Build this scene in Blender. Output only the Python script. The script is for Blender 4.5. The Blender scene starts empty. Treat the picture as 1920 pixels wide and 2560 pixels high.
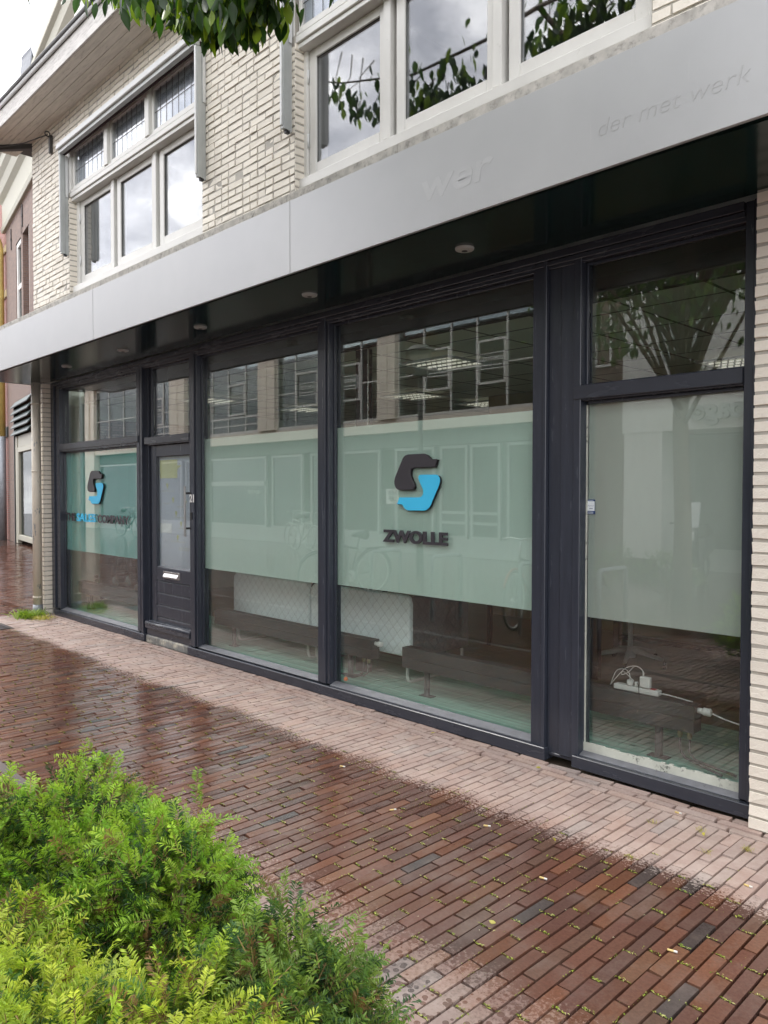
import bpy, math, random
import numpy as np
from math import sin, cos, radians, pi, atan2, hypot
from mathutils import Vector, Matrix
random.seed(7); rng = np.random.default_rng(7)
S = bpy.context.scene
COL = S.collection

# ------------------------------------------------------------------ camera
YAW, PITCH, ROLL, EYE = radians(46.0), radians(-1.5), radians(-0.05), 1.6
fw = Vector((-sin(YAW)*cos(PITCH), cos(YAW)*cos(PITCH), sin(PITCH)))
rt = Vector((cos(YAW), sin(YAW), 0)); dn = -rt.cross(fw)
cr, sr = cos(ROLL), sin(ROLL)
rt2 = cr*rt + sr*dn; dn2 = -sr*rt + cr*dn
cam = bpy.data.objects.new('camera', bpy.data.cameras.new('camera')); COL.objects.link(cam)
cam.data.sensor_fit = 'HORIZONTAL'; cam.data.sensor_width = 36; cam.data.lens = 36*1923/1920
cam.data.clip_start = 0.05; cam.data.clip_end = 1000
cam.matrix_world = Matrix(((rt2.x, -dn2.x, -fw.x, 0), (rt2.y, -dn2.y, -fw.y, 0), (rt2.z, -dn2.z, -fw.z, EYE), (0, 0, 0, 1)))
S.camera = cam

# ------------------------------------------------------------------ sky, sun, exposure
SUN_EL, SUN_AZ = radians(50), radians(252)      # azimuth measured from +Y, clockwise
W = bpy.data.worlds.new('World'); S.world = W; W.use_nodes = True
nt = W.node_tree; nt.nodes.clear()
N = nt.nodes.new; Lk = nt.links.new
sky = N('ShaderNodeTexSky'); sky.sky_type = 'NISHITA'; sky.sun_disc = False
sky.sun_elevation = SUN_EL; sky.sun_rotation = SUN_AZ
tc = N('ShaderNodeTexCoord')
mp = N('ShaderNodeMapping'); mp.inputs['Scale'].default_value = (1, 1, 1.6); mp.inputs['Location'].default_value = (2.3, 0.7, 0.2)
Lk(tc.outputs['Generated'], mp.inputs[0])
n1 = N('ShaderNodeTexNoise'); n1.inputs['Scale'].default_value = 4.6; n1.inputs['Detail'].default_value = 8; n1.inputs['Roughness'].default_value = .55; n1.inputs['Distortion'].default_value = .25
Lk(mp.outputs[0], n1.inputs['Vector'])
rp = N('ShaderNodeValToRGB'); e = rp.color_ramp.elements
e[0].position = .40; e[0].color = (10.5, 10.7, 11.8, 1); e[1].position = .62; e[1].color = (33, 32.6, 32.4, 1)
q = e.new(.5); q.color = (17.5, 17.5, 18.4, 1)
Lk(n1.outputs['Fac'], rp.inputs[0])
mx = N('ShaderNodeMix'); mx.data_type = 'RGBA'; mx.inputs[0].default_value = .93
Lk(sky.outputs[0], mx.inputs[6]); Lk(rp.outputs[0], mx.inputs[7])
bg = N('ShaderNodeBackground'); bg.inputs[1].default_value = .12
Lk(mx.outputs[2], bg.inputs[0]); wo = N('ShaderNodeOutputWorld'); Lk(bg.outputs[0], wo.inputs[0])
sun = bpy.data.objects.new('sun', bpy.data.lights.new('sun', 'SUN')); COL.objects.link(sun)
sun.data.energy = 1.4; sun.data.angle = radians(14); sun.data.color = (1, .955, .9)
sd = Vector((sin(SUN_AZ)*cos(SUN_EL), cos(SUN_AZ)*cos(SUN_EL), sin(SUN_EL)))
sun.rotation_euler = (-sd).to_track_quat('-Z', 'Y').to_euler()
S.view_settings.view_transform = 'Standard'; S.view_settings.look = 'None'
S.view_settings.exposure = 0.42; S.view_settings.gamma = 1
S.cycles.max_bounces = 10; S.cycles.transparent_max_bounces = 24
S.cycles.diffuse_bounces = 4; S.cycles.glossy_bounces = 6
S.cycles.caustics_reflective = False; S.cycles.caustics_refractive = False
S.cycles.sample_clamp_indirect = 8

# ------------------------------------------------------------------ materials
def newmat(name):
    m = bpy.data.materials.new(name); m.use_nodes = True; m.node_tree.nodes.clear()
    return m, m.node_tree.nodes.new, m.node_tree.links.new
def ramp(n, l, src, stops):
    r = n('ShaderNodeValToRGB'); e = r.color_ramp.elements
    while len(e) < len(stops): e.new(.5)
    for k, (p, c) in enumerate(stops):
        e[k].position = p; e[k].color = (c, c, c, 1) if isinstance(c, (int, float)) else (*c, 1)
    l(src, r.inputs[0]); return r.outputs[0]
def noise(n, l, vec, scale, detail=4, rough=.5, dist=0):
    t = n('ShaderNodeTexNoise'); t.inputs['Scale'].default_value = scale; t.inputs['Detail'].default_value = detail
    t.inputs['Roughness'].default_value = rough; t.inputs['Distortion'].default_value = dist
    if vec is not None: l(vec, t.inputs['Vector'])
    return t.outputs['Fac']
def mapping(n, l, scale=(1, 1, 1), rot=(0, 0, 0), coord='Object'):
    c = n('ShaderNodeTexCoord'); m = n('ShaderNodeMapping'); m.inputs['Scale'].default_value = scale; m.inputs['Rotation'].default_value = rot
    l(c.outputs[coord], m.inputs[0]); return m.outputs[0]
def mixc(n, l, fac, a, b, mode='MIX'):
    m = n('ShaderNodeMix'); m.data_type = 'RGBA'; m.blend_type = mode
    for i, v in ((0, fac), (6, a), (7, b)):
        if hasattr(v, 'links') or hasattr(v, 'is_linked'): l(v, m.inputs[i])
        elif i == 0: m.inputs[0].default_value = v
        else: m.inputs[i].default_value = (*v, 1) if len(v) == 3 else v
    return m.outputs[2]
def mth(n, l, op, a, b=None, clamp=False):
    m = n('ShaderNodeMath'); m.operation = op; m.use_clamp = clamp
    for i, v in ((0, a), (1, b)):
        if v is None: continue
        if isinstance(v, (int, float)): m.inputs[i].default_value = v
        else: l(v, m.inputs[i])
    return m.outputs[0]
def bump(n, l, h, strength=.3, dist=.01):
    b = n('ShaderNodeBump'); b.inputs['Strength'].default_value = strength; b.inputs['Distance'].default_value = dist
    l(h, b.inputs['Height']); return b.outputs[0]
def pbr(name, col, rough=.5, metal=0, var=.12, scale=8, bmp=.1, bscale=60, bdist=.002, stretch=(1, 1, 1), spec=.5, dirt=None, emis=None, dirtscale=30, dirtamt=(.62, .72), alpha_tr=None, coord='Object', rvar=.08):
    m, n, l = newmat(name)
    vec = mapping(n, l, stretch, coord=coord)
    f = noise(n, l, vec, scale, 6, .6)
    lo = tuple(c*(1-var) for c in col); hi = tuple(min(1, c*(1+var)) for c in col)
    c = mixc(n, l, ramp(n, l, f, [(.3, 0.0), (.7, 1.0)]), lo, hi)
    if dirt:
        g = noise(n, l, vec, dirtscale, 8, .7)
        c = mixc(n, l, ramp(n, l, g, [(dirtamt[0], 0.0), (dirtamt[1], 1.0)]), c, dirt)
    b = n('ShaderNodeBsdfPrincipled'); l(c, b.inputs['Base Color'])
    b.inputs['Metallic'].default_value = metal; b.inputs['Specular IOR Level'].default_value = spec
    rr = mth(n, l, 'MULTIPLY_ADD', f, rvar*2); 
    rr.node.inputs[2].default_value = rough-rvar; l(rr, b.inputs['Roughness'])
    if bmp: l(bump(n, l, noise(n, l, vec, bscale, 5, .6), bmp, bdist), b.inputs['Normal'])
    if emis: b.inputs['Emission Color'].default_value = (*emis[0], 1); b.inputs['Emission Strength'].default_value = emis[1]
    o = n('ShaderNodeOutputMaterial'); l(b.outputs[0], o.inputs[0]); return m

def glassmat(name, tint=(.9, .96, .93), f0=.045, wav=.25, wscale=1.6, maxr=.9, dirt=.03):
    m, n, l = newmat(name)
    vec = mapping(n, l)
    nf = noise(n, l, vec, wscale, 2, .4)
    nb = bump(n, l, nf, wav, .01)
    g = n('ShaderNodeNewGeometry')
    dp = n('ShaderNodeVectorMath'); dp.operation = 'DOT_PRODUCT'; l(g.outputs['Normal'], dp.inputs[0]); l(g.outputs['Incoming'], dp.inputs[1])
    c = mth(n, l, 'ABSOLUTE', dp.outputs['Value'])
    p = mth(n, l, 'POWER', mth(n, l, 'SUBTRACT', 1.0, c), 3.8)
    fr = mth(n, l, 'MULTIPLY_ADD', p, 1-f0); fr.node.inputs[2].default_value = f0
    fr = mth(n, l, 'MINIMUM', fr, maxr)
    tr = n('ShaderNodeBsdfTransparent'); tr.inputs[0].default_value = (*tint, 1)
    gl = n('ShaderNodeBsdfGlossy'); gl.inputs['Roughness'].default_value = .0; gl.inputs['Color'].default_value = (1, 1, 1, 1); l(nb, gl.inputs['Normal'])
    mixs = n('ShaderNodeMixShader'); l(fr, mixs.inputs[0]); l(tr.outputs[0], mixs.inputs[1]); l(gl.outputs[0], mixs.inputs[2])
    # a thin dusty haze of dirt on the pane
    df = n('ShaderNodeBsdfDiffuse'); df.inputs[0].default_value = (.6, .62, .6, 1)
    dv = mapping(n, l, (3, 3, .6)); dn_ = noise(n, l, dv, 9, 8, .75)
    dm = mth(n, l, 'MULTIPLY', ramp(n, l, dn_, [(.42, .25), (.75, 1.0)]), dirt)
    m2 = n('ShaderNodeMixShader'); l(dm, m2.inputs[0]); l(mixs.outputs[0], m2.inputs[1]); l(df.outputs[0], m2.inputs[2])
    o = n('ShaderNodeOutputMaterial'); l(m2.outputs[0], o.inputs[0]); return m

def filmmat(name, col, tl=.5):
    m, n, l = newmat(name)
    vec = mapping(n, l, (1, 1, .7)); f = noise(n, l, vec, 1.7, 4, .5)
    c = mixc(n, l, f, tuple(x*.93 for x in col), tuple(x*1.06 for x in col))
    d = n('ShaderNodeBsdfDiffuse'); l(c, d.inputs[0])
    t = n('ShaderNodeBsdfTranslucent'); l(c, t.inputs[0])
    mm = n('ShaderNodeMixShader'); mm.inputs[0].default_value = tl; l(d.outputs[0], mm.inputs[1]); l(t.outputs[0], mm.inputs[2])
    o = n('ShaderNodeOutputMaterial'); l(mm.outputs[0], o.inputs[0]); return m

def paintedbrick(name, col=(.84, .785, .685)):
    m, n, l = newmat(name)
    vec = mapping(n, l)
    f = noise(n, l, vec, 3.0, 6, .6); f2 = noise(n, l, vec, 26, 6, .65); f3 = noise(n, l, vec, 110, 4, .6)
    at = n('ShaderNodeAttribute'); at.attribute_name = 'tone'
    c = mixc(n, l, f, tuple(x*.93 for x in col), tuple(min(1, x*1.05) for x in col))
    c = mixc(n, l, .5, c, at.outputs['Color'], 'MULTIPLY')
    c = mixc(n, l, ramp(n, l, f2, [(.60, 0.0), (.78, .45)]), c, (.50, .42, .33))
    b = n('ShaderNodeBsdfPrincipled'); l(c, b.inputs['Base Color']); b.inputs['Roughness'].default_value = .62
    h = mth(n, l, 'MULTIPLY_ADD', f2, 1.0); l(f3, h.node.inputs[2]); h.node.inputs[1].default_value = 1.4
    l(bump(n, l, h, .45, .006), b.inputs['Normal'])
    o = n('ShaderNodeOutputMaterial'); l(b.outputs[0], o.inputs[0]); return m

def wetmask(n, l):
    """wet street beyond the canopy's drip line; a drier, drop-spotted patch under the street tree"""
    g = n('ShaderNodeNewGeometry'); sp = n('ShaderNodeSeparateXYZ'); l(g.outputs['Position'], sp.inputs[0])
    X, Y = sp.outputs[0], sp.outputs[1]
    na = noise(n, l, g.outputs['Position'], 2.2, 3, .5); nb = noise(n, l, g.outputs['Position'], 70, 4, .7)
    nn = mth(n, l, 'ADD', mth(n, l, 'MULTIPLY', mth(n, l, 'SUBTRACT', na, .5), .22), mth(n, l, 'MULTIPLY', mth(n, l, 'SUBTRACT', nb, .5), .55))
    d1 = mth(n, l, 'SUBTRACT', mth(n, l, 'ADD', Y, nn), 3.04)                      # >0 dry
    dry1 = mth(n, l, 'MULTIPLY', d1, 11.0, True)
    d2 = mth(n, l, 'SUBTRACT', 2.02, mth(n, l, 'ADD', Y, mth(n, l, 'MULTIPLY', nn, 1.3)))
    dx = mth(n, l, 'MULTIPLY', mth(n, l, 'ADD', X, 4.0), 1.2, True)
    dry2 = mth(n, l, 'MULTIPLY', mth(n, l, 'MULTIPLY', d2, 3.5, True), dx)
    dry2 = mth(n, l, 'MULTIPLY', dry2, mth(n, l, 'MULTIPLY', mth(n, l, 'ADD', Y, .9), 1.5, True))
    vo = n('ShaderNodeTexVoronoi'); vo.inputs['Scale'].default_value = 34; l(g.outputs['Position'], vo.inputs['Vector'])
    drops = mth(n, l, 'GREATER_THAN', vo.outputs['Distance'], mth(n, l, 'MULTIPLY', na, .82))
    drops = mth(n, l, 'MULTIPLY_ADD', drops, .5); drops.node.inputs[2].default_value = .22
    dry2 = mth(n, l, 'MULTIPLY', dry2, drops)
    nearleft = mth(n, l, 'MULTIPLY', mth(n, l, 'ADD', X, 10.6), 2.0, True)
    return mth(n, l, 'MAXIMUM', mth(n, l, 'MULTIPLY', dry1, nearleft), dry2), nb, na

def pavermat(name, attr=True):
    m, n, l = newmat(name)
    dry, nb, na = wetmask(n, l)
    g = n('ShaderNodeNewGeometry'); vec = g.outputs['Position']
    if attr:
        at = n('ShaderNodeAttribute'); at.attribute_name = 'tone'; base = at.outputs['Color']
    else:
        mpn = n('ShaderNodeMapping'); mpn.inputs['Rotation'].default_value = (0, 0, radians(90)); l(vec, mpn.inputs[0])
        br = n('ShaderNodeTexBrick'); br.inputs['Scale'].default_value = 1; br.inputs['Brick Width'].default_value = .215; br.inputs['Row Height'].default_value = .0555
        br.inputs['Mortar Size'].default_value = .004; br.inputs['Color1'].default_value = (.17, .095, .07, 1); br.inputs['Color2'].default_value = (.11, .075, .062, 1); br.inputs['Mortar'].default_value = (.05, .045, .03, 1)
        l(mpn.outputs[0], br.inputs['Vector']); base = br.outputs['Color']
    fine = noise(n, l, vec, 90, 5, .7)
    c = mixc(n, l, .55, base, ramp(n, l, fine, [(.25, .45), (.75, 1.35)]), 'MULTIPLY')
    dryc = mixc(n, l, .55, c, (.48, .385, .345))
    dryc = mixc(n, l, ramp(n, l, noise(n, l, vec, 4, 8, .75), [(.42, 0.0), (.72, .55)]), dryc, (.60, .51, .45))
    dryc = mixc(n, l, ramp(n, l, noise(n, l, vec, 11, 8, .8), [(.56, 0.0), (.72, .5)]), dryc, (.22, .15, .12))
    wetc = mixc(n, l, 1.0, c, (.55, .49, .47), 'MULTIPLY')
    wetc = mixc(n, l, ramp(n, l, noise(n, l, vec, 3, 8, .75), [(.5, 0.0), (.72, .5)]), wetc, (.20, .15, .13))
    col = mixc(n, l, dry, wetc, dryc)
    b = n('ShaderNodeBsdfPrincipled'); l(col, b.inputs['Base Color'])
    r1 = mth(n, l, 'MULTIPLY_ADD', noise(n, l, vec, 9, 5, .65), .26); r1.node.inputs[2].default_value = .0
    rr = n('ShaderNodeMix'); l(dry, rr.inputs[0]); l(r1, rr.inputs[2]); rr.inputs[3].default_value = .75; l(rr.outputs[0], b.inputs['Roughness'])
    l(bump(n, l, fine, .22, .002), b.inputs['Normal'])
    o = n('ShaderNodeOutputMaterial'); l(b.outputs[0], o.inputs[0]); return m

def jointmat(name):
    m, n, l = newmat(name)
    dry, nb, na = wetmask(n, l)
    c = mixc(n, l, nb, (.035, .028, .02), (.10, .08, .055))
    c = mixc(n, l, dry, c, mixc(n, l, nb, (.22, .17, .13), (.36, .29, .22)))
    b = n('ShaderNodeBsdfPrincipled'); l(c, b.inputs['Base Color']); b.inputs['Roughness'].default_value = .8
    o = n('ShaderNodeOutputMaterial'); l(b.outputs[0], o.inputs[0]); return m

def leafmat(name, tl=.45, rough=.35, gloss=.5):
    m, n, l = newmat(name)
    at = n('ShaderNodeAttribute'); at.attribute_name = 'tone'
    b = n('ShaderNodeBsdfPrincipled'); l(at.outputs['Color'], b.inputs['Base Color']); b.inputs['Roughness'].default_value = rough; b.inputs['Specular IOR Level'].default_value = gloss
    t = n('ShaderNodeBsdfTranslucent'); c2 = mixc(n, l, 1.0, at.outputs['Color'], (1.35, 1.5, .55), 'MULTIPLY'); l(c2, t.inputs[0])
    mm = n('ShaderNodeMixShader'); mm.inputs[0].default_value = tl; l(b.outputs[0], mm.inputs[1]); l(t.outputs[0], mm.inputs[2])
    o = n('ShaderNodeOutputMaterial'); l(mm.outputs[0], o.inputs[0]); return m

def brickmat(name, c1, c2, mortar, w=.22, h=.0625, bw=.01, rough=.8):
    m, n, l = newmat(name)
    c = n('ShaderNodeTexCoord'); sp = n('ShaderNodeSeparateXYZ'); l(c.outputs['Object'], sp.inputs[0])
    cb = n('ShaderNodeCombineXYZ'); l(mth(n, l, 'ADD', sp.outputs[0], sp.outputs[1]), cb.inputs[0]); l(sp.outputs[2], cb.inputs[1])
    br = n('ShaderNodeTexBrick'); l(cb.outputs[0], br.inputs['Vector'])
    br.inputs['Scale'].default_value = 1; br.inputs['Brick Width'].default_value = w; br.inputs['Row Height'].default_value = h; br.inputs['Mortar Size'].default_value = bw
    br.inputs['Color1'].default_value = (*c1, 1); br.inputs['Color2'].default_value = (*c2, 1); br.inputs['Mortar'].default_value = (*mortar, 1)
    f = noise(n, l, c.outputs['Object'], 20, 6, .7)
    col = mixc(n, l, .5, br.outputs['Color'], ramp(n, l, f, [(.3, .6), (.7, 1.3)]), 'MULTIPLY')
    b = n('ShaderNodeBsdfPrincipled'); l(col, b.inputs['Base Color']); b.inputs['Roughness'].default_value = rough
    l(bump(n, l, mth(n, l, 'SUBTRACT', 1.0, br.outputs['Fac']), .6, .008), b.inputs['Normal'])
    o = n('ShaderNodeOutputMaterial'); l(b.outputs[0], o.inputs[0]); return m

def ceilmat(name):
    m, n, l = newmat(name)
    c = n('ShaderNodeTexCoord'); br = n('ShaderNodeTexBrick'); br.offset = 0; br.inputs['Scale'].default_value = 1
    mp_ = n('ShaderNodeMapping'); mp_.inputs['Location'].default_value = (.1, .1, 0); l(c.outputs['Object'], mp_.inputs[0]); l(mp_.outputs[0], br.inputs['Vector'])
    br.inputs['Brick Width'].default_value = .6; br.inputs['Row Height'].default_value = .6; br.inputs['Mortar Size'].default_value = .012; br.inputs['Mortar Smooth'].default_value = 0
    br.inputs['Color1'].default_value = (.86, .86, .74, 1); br.inputs['Color2'].default_value = (.80, .80, .69, 1); br.inputs['Mortar'].default_value = (.16, .15, .13, 1)
    b = n('ShaderNodeBsdfPrincipled'); l(br.outputs['Color'], b.inputs['Base Color']); b.inputs['Roughness'].default_value = .9
    o = n('ShaderNodeOutputMaterial'); l(b.outputs[0], o.inputs[0]); return m

def fasciamat(name):
    m, n, l = newmat(name)
    v = mapping(n, l, (1, 1, 1)); vs = mapping(n, l, (55, 1, 1.6)); 
    f = noise(n, l, v, .9, 4, .6); s = noise(n, l, vs, 1.0, 6, .75); sp = noise(n, l, v, 140, 2, .5)
    c = mixc(n, l, ramp(n, l, f, [(.3, 0.0), (.7, 1.0)]), (.40, .405, .415), (.46, .465, .47))
    c = mixc(n, l, ramp(n, l, s, [(.64, 0.0), (.78, .7)]), c, (.70, .68, .64))
    c = mixc(n, l, ramp(n, l, sp, [(.22, .5), (.27, 0.0)]), c, (.28, .28, .28))
    b = n('ShaderNodeBsdfPrincipled'); l(c, b.inputs['Base Color']); b.inputs['Metallic'].default_value = .35
    r = mth(n, l, 'MULTIPLY_ADD', f, .12); r.node.inputs[2].default_value = .36; l(r, b.inputs['Roughness'])
    l(bump(n, l, noise(n, l, v, 2.2, 2, .5), .05, .02), b.inputs['Normal'])
    o = n('ShaderNodeOutputMaterial'); l(b.outputs[0], o.inputs[0]); return m

def quiltmat(name, col):
    m, n, l = newmat(name)
    c = n('ShaderNodeTexCoord'); sp = n('ShaderNodeSeparateXYZ'); l(c.outputs['Object'], sp.inputs[0])
    xx = mth(n, l, 'ADD', sp.outputs[0], sp.outputs[1])
    a = mth(n, l, 'ABSOLUTE', mth(n, l, 'SUBTRACT', mth(n, l, 'FRACT', mth(n, l, 'MULTIPLY', mth(n, l, 'ADD', xx, mth(n, l, 'MULTIPLY', sp.outputs[2], 1.0)), 10.5)), .5))
    b_ = mth(n, l, 'ABSOLUTE', mth(n, l, 'SUBTRACT', mth(n, l, 'FRACT', mth(n, l, 'MULTIPLY', mth(n, l, 'SUBTRACT', xx, mth(n, l, 'MULTIPLY', sp.outputs[2], 1.0)), 10.5)), .5))
    hh = mth(n, l, 'MULTIPLY', mth(n, l, 'SUBTRACT', 1.0, mth(n, l, 'POWER', mth(n, l, 'MULTIPLY', a, 2.0), 5.0)), mth(n, l, 'SUBTRACT', 1.0, mth(n, l, 'POWER', mth(n, l, 'MULTIPLY', b_, 2.0), 5.0)))
    b = n('ShaderNodeBsdfPrincipled'); l(mixc(n, l, ramp(n, l, hh, [(.1, 0.0), (.5, 1.0)]), tuple(x*.78 for x in col), col), b.inputs['Base Color']); b.inputs['Roughness'].default_value = .6
    l(bump(n, l, hh, .35, .008), b.inputs['Normal'])
    o = n('ShaderNodeOutputMaterial'); l(b.outputs[0], o.inputs[0]); return m

M = {}
M['brick'] = paintedbrick('painted_brick')
M['frame'] = pbr('charcoal_gloss_paint', (.036, .042, .058), .25, var=.12, scale=5, bmp=.0, bscale=14, bdist=.002, stretch=(6, 6, .5), dirt=(.10, .11, .13), dirtscale=14, dirtamt=(.62, .85))
M['frameh'] = pbr('charcoal_weathered_paint', (.036, .041, .055), .26, var=.10, scale=4, bmp=0, stretch=(.8, 4, 4), dirt=(.11, .12, .135), dirtscale=16, dirtamt=(.66, .80))
M['sill'] = pbr('dusty_grey_sill', (.17, .175, .19), .4, var=.25, scale=9, dirt=(.05, .05, .06), dirtscale=16)
M['fascia'] = fasciamat('aluminium_panel')
M['soffit'] = pbr('dark_green_gloss_panel', (.006, .022, .020), .13, var=.2, scale=1.2, bmp=.06, bscale=3, bdist=.02, rvar=.04)
M['strip'] = pbr('weathered_stone_strip', (.46, .44, .40), .8, var=.25, scale=12, dirt=(.2, .19, .17), dirtscale=20, dirtamt=(.5, .7))
M['white'] = pbr('cream_white_paint', (.70, .69, .655), .38, var=.05, scale=4, bmp=.12, bscale=25, dirt=(.45, .43, .38), dirtscale=24, dirtamt=(.62, .85))
M['alu'] = pbr('white_coated_aluminium', (.66, .67, .665), .3, var=.04)
M['alugrey'] = pbr('grey_coated_aluminium', (.44, .46, .45), .3, var=.06)
M['black'] = pbr('black_rubber', (.012, .012, .013), .5)
M['wood'] = pbr('flaking_white_boards', (.66, .64, .61), .7, var=.14, scale=5, stretch=(1, 3, 6), dirt=(.27, .25, .22), dirtscale=9, dirtamt=(.50, .80), bmp=.3)
M['soffwood'] = pbr('weathered_soffit_boards', (.72, .69, .63), .75, var=.14, scale=5, stretch=(.6, 6, 6), dirt=(.25, .23, .19), dirtscale=11, dirtamt=(.55, .80))
M['dark'] = pbr('dark_gutter_zinc', (.05, .047, .045), .5, var=.3)
M['glass'] = glassmat('shop_glass', (.96, .99, .975), .082, .03, 1.1, dirt=.016)
M['glassup'] = glassmat('upper_window_glass', (.9, .92, .94), .11, .04, 1.0, dirt=.006)
M['glassopp'] = glassmat('far_window_glass', (.6, .65, .65), .05, .1, 2.5, maxr=.14)
M['filmA'] = filmmat('teal_frosted_film', (.36, .76, .72))
M['filmB'] = filmmat('mint_frosted_film', (.86, 1.0, .94))
M['filmD'] = filmmat('grey_frosted_film', (.76, .80, .76))
M['filmdoor'] = filmmat('pale_frosted_film', (.80, .84, .95))
M['cyan'] = pbr('cyan_acrylic', (.06, .58, .93), .35, var=.02, bmp=0)
M['anth'] = pbr('anthracite_acrylic', (.045, .042, .05), .35, var=.05, bmp=0)
M['putty'] = pbr('peeling_white_putty', (.55, .57, .50), .8, var=.15, dirt=(.05, .06, .05), dirtscale=18, dirtamt=(.58, .66))
M['stone'] = pbr('worn_painted_stone', (.20, .20, .19), .7, var=.3, scale=8, dirt=(.52, .49, .40), dirtscale=10, dirtamt=(.5, .64), bmp=.5, bscale=40)
M['steel'] = pbr('brushed_steel', (.62, .61, .60), .28, metal=1, var=.05)
M['chrome'] = pbr('pale_enamel_tube', (.60, .61, .58), .25, var=.05)
M['paver'] = pavermat('clay_pavers'); M['paverfar'] = pavermat('clay_pavers_distant', False); M['joint'] = jointmat('sandy_joints')
M['floor'] = pbr('grey_floor_boards', (.12, .125, .07), .3, var=.5, scale=3, stretch=(.6, 14, 1), bmp=.1, dirt=(.16, .15, .08), dirtscale=3, dirtamt=(.5, .9))
M['floorg'] = pbr('dusty_floor_green_reflection', (.30, .52, .43), .35, var=.45, scale=2.2, stretch=(.5, 22, 1), bmp=.1)  # greenish glass reflection and tint painted into the colour of the dusty floor strip
M['inwall'] = pbr('white_plaster', (.78, .84, .76), .8, var=.05)
M['inbrown'] = pbr('ochre_partition', (.24, .19, .09), .7, var=.2, scale=2)
M['indark'] = pbr('dark_partition', (.035, .035, .032), .6, var=.3)
M['ceil'] = ceilmat('ceiling_tiles')
M['rad'] = pbr('charcoal_radiator', (.062, .068, .068), .38, var=.12, scale=5)
M['quilt'] = quiltmat('quilted_blue_grey', (.88, .95, .98)); M['quiltd'] = quiltmat('quilted_charcoal', (.13, .14, .155))
M['plastic'] = pbr('white_plastic', (.72, .72, .70), .35, var=.03); M['greyp'] = pbr('light_grey_plastic', (.66, .68, .68), .45)
M['brass'] = pbr('dull_brass', (.42, .38, .26), .4, metal=.6)
M['red'] = pbr('red_switch', (.5, .02, .02), .4); M['orange'] = pbr('orange_foam', (.9, .2, .04), .6)
M['blue'] = pbr('navy_print', (.01, .05, .18), .4); M['pale'] = pbr('pale_print', (.75, .80, .82), .4)
M['yellow'] = pbr('yellow_print', (.62, .62, .30), .6); M['paleprint'] = pbr('faint_white_print', (.72, .74, .76), .6)
M['tube'] = pbr('lit_tube', (1, 1, .9), .5, emis=((1, .94, .78), .32), bmp=0)
M['yew'] = leafmat('yew_needles', .30, .42); M['leaf'] = leafmat('tree_leaves', .36, .38, .4)
M['bark'] = pbr('bark', (.17, .13, .09), .85, var=.3, scale=20, bmp=.6, bscale=50, bdist=.006)
M['twig'] = pbr('yew_twig', (.26, .17, .07), .8, var=.3)
M['cream'] = pbr('cream_render', (.88, .80, .68), .75, var=.08, scale=2, dirt=(.38, .35, .28), dirtscale=6, dirtamt=(.6, .8), stretch=(1, 1, .3))
M['whiter'] = pbr('white_render', (.80, .79, .76), .7, var=.04)
M['greyhouse'] = pbr('grey_green_render', (.14, .17, .16), .7, var=.06)
M['oppdark'] = pbr('dim_room', (.06, .062, .055), .8, var=.3); M['ply'] = pbr('chipboard', (.42, .22, .10), .7, var=.12, scale=4)
M['sign'] = pbr('sign_black', (.02, .03, .028), .4); M['wletter'] = pbr('white_letter', (.88, .88, .85), .5)
M['poster'] = pbr('pale_poster', (.55, .53, .49), .6); M['posterb'] = pbr('poster_brown', (.20, .15, .13), .6)
M['redbrick'] = brickmat('red_brick', (.34, .085, .06), (.25, .06, .045), (.30, .26, .22))
M['brownbrick'] = brickmat('brown_brick', (.24, .15, .115), (.17, .105, .085), (.20, .17, .15))
M['band'] = pbr('cream_band', (.62, .50, .30), .7); M['cornice'] = pbr('cream_cornice', (.40, .385, .31), .55, var=.05)
M['ypipe'] = pbr('yellow_pipe', (.55, .43, .14), .5); M['zinc'] = pbr('zinc_pipe', (.30, .32, .34), .5, metal=.3)
M['pipe'] = pbr('flaking_cream_pipe', (.66, .60, .50), .5, var=.05, dirt=(.24, .26, .27), dirtscale=7, dirtamt=(.60, .62), stretch=(3, 3, 1))
M['slate'] = pbr('slate_roof', (.16, .17, .19), .5, var=.3, bmp=.5, bscale=12, bdist=.01)
M['tile'] = pbr('dark_roof_tiles', (.07, .06, .055), .6, var=.3)
M['shutter'] = pbr('dark_green_slats', (.08, .11, .105), .45, var=.15)
M['moss'] = leafmat('joint_moss', .2, .8, .2)
M['butt'] = pbr('cigarette_filter', (.66, .50, .20), .8); M['buttw'] = pbr('cigarette_paper', (.78, .77, .72), .8)
M['kerb'] = pbr('kerb_stone', (.085, .065, .055), .6, var=.2)
M['iron'] = pbr('wet_iron', (.05, .055, .06), .25, var=.3, metal=.4)
M['bike'] = pbr('bike_black', (.02, .02, .022), .3); M['bikew'] = pbr('bike_white', (.75, .76, .72), .3); M['bikeo'] = pbr('bike_orange', (.5, .10, .04), .3)
M['photo'] = None
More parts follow.
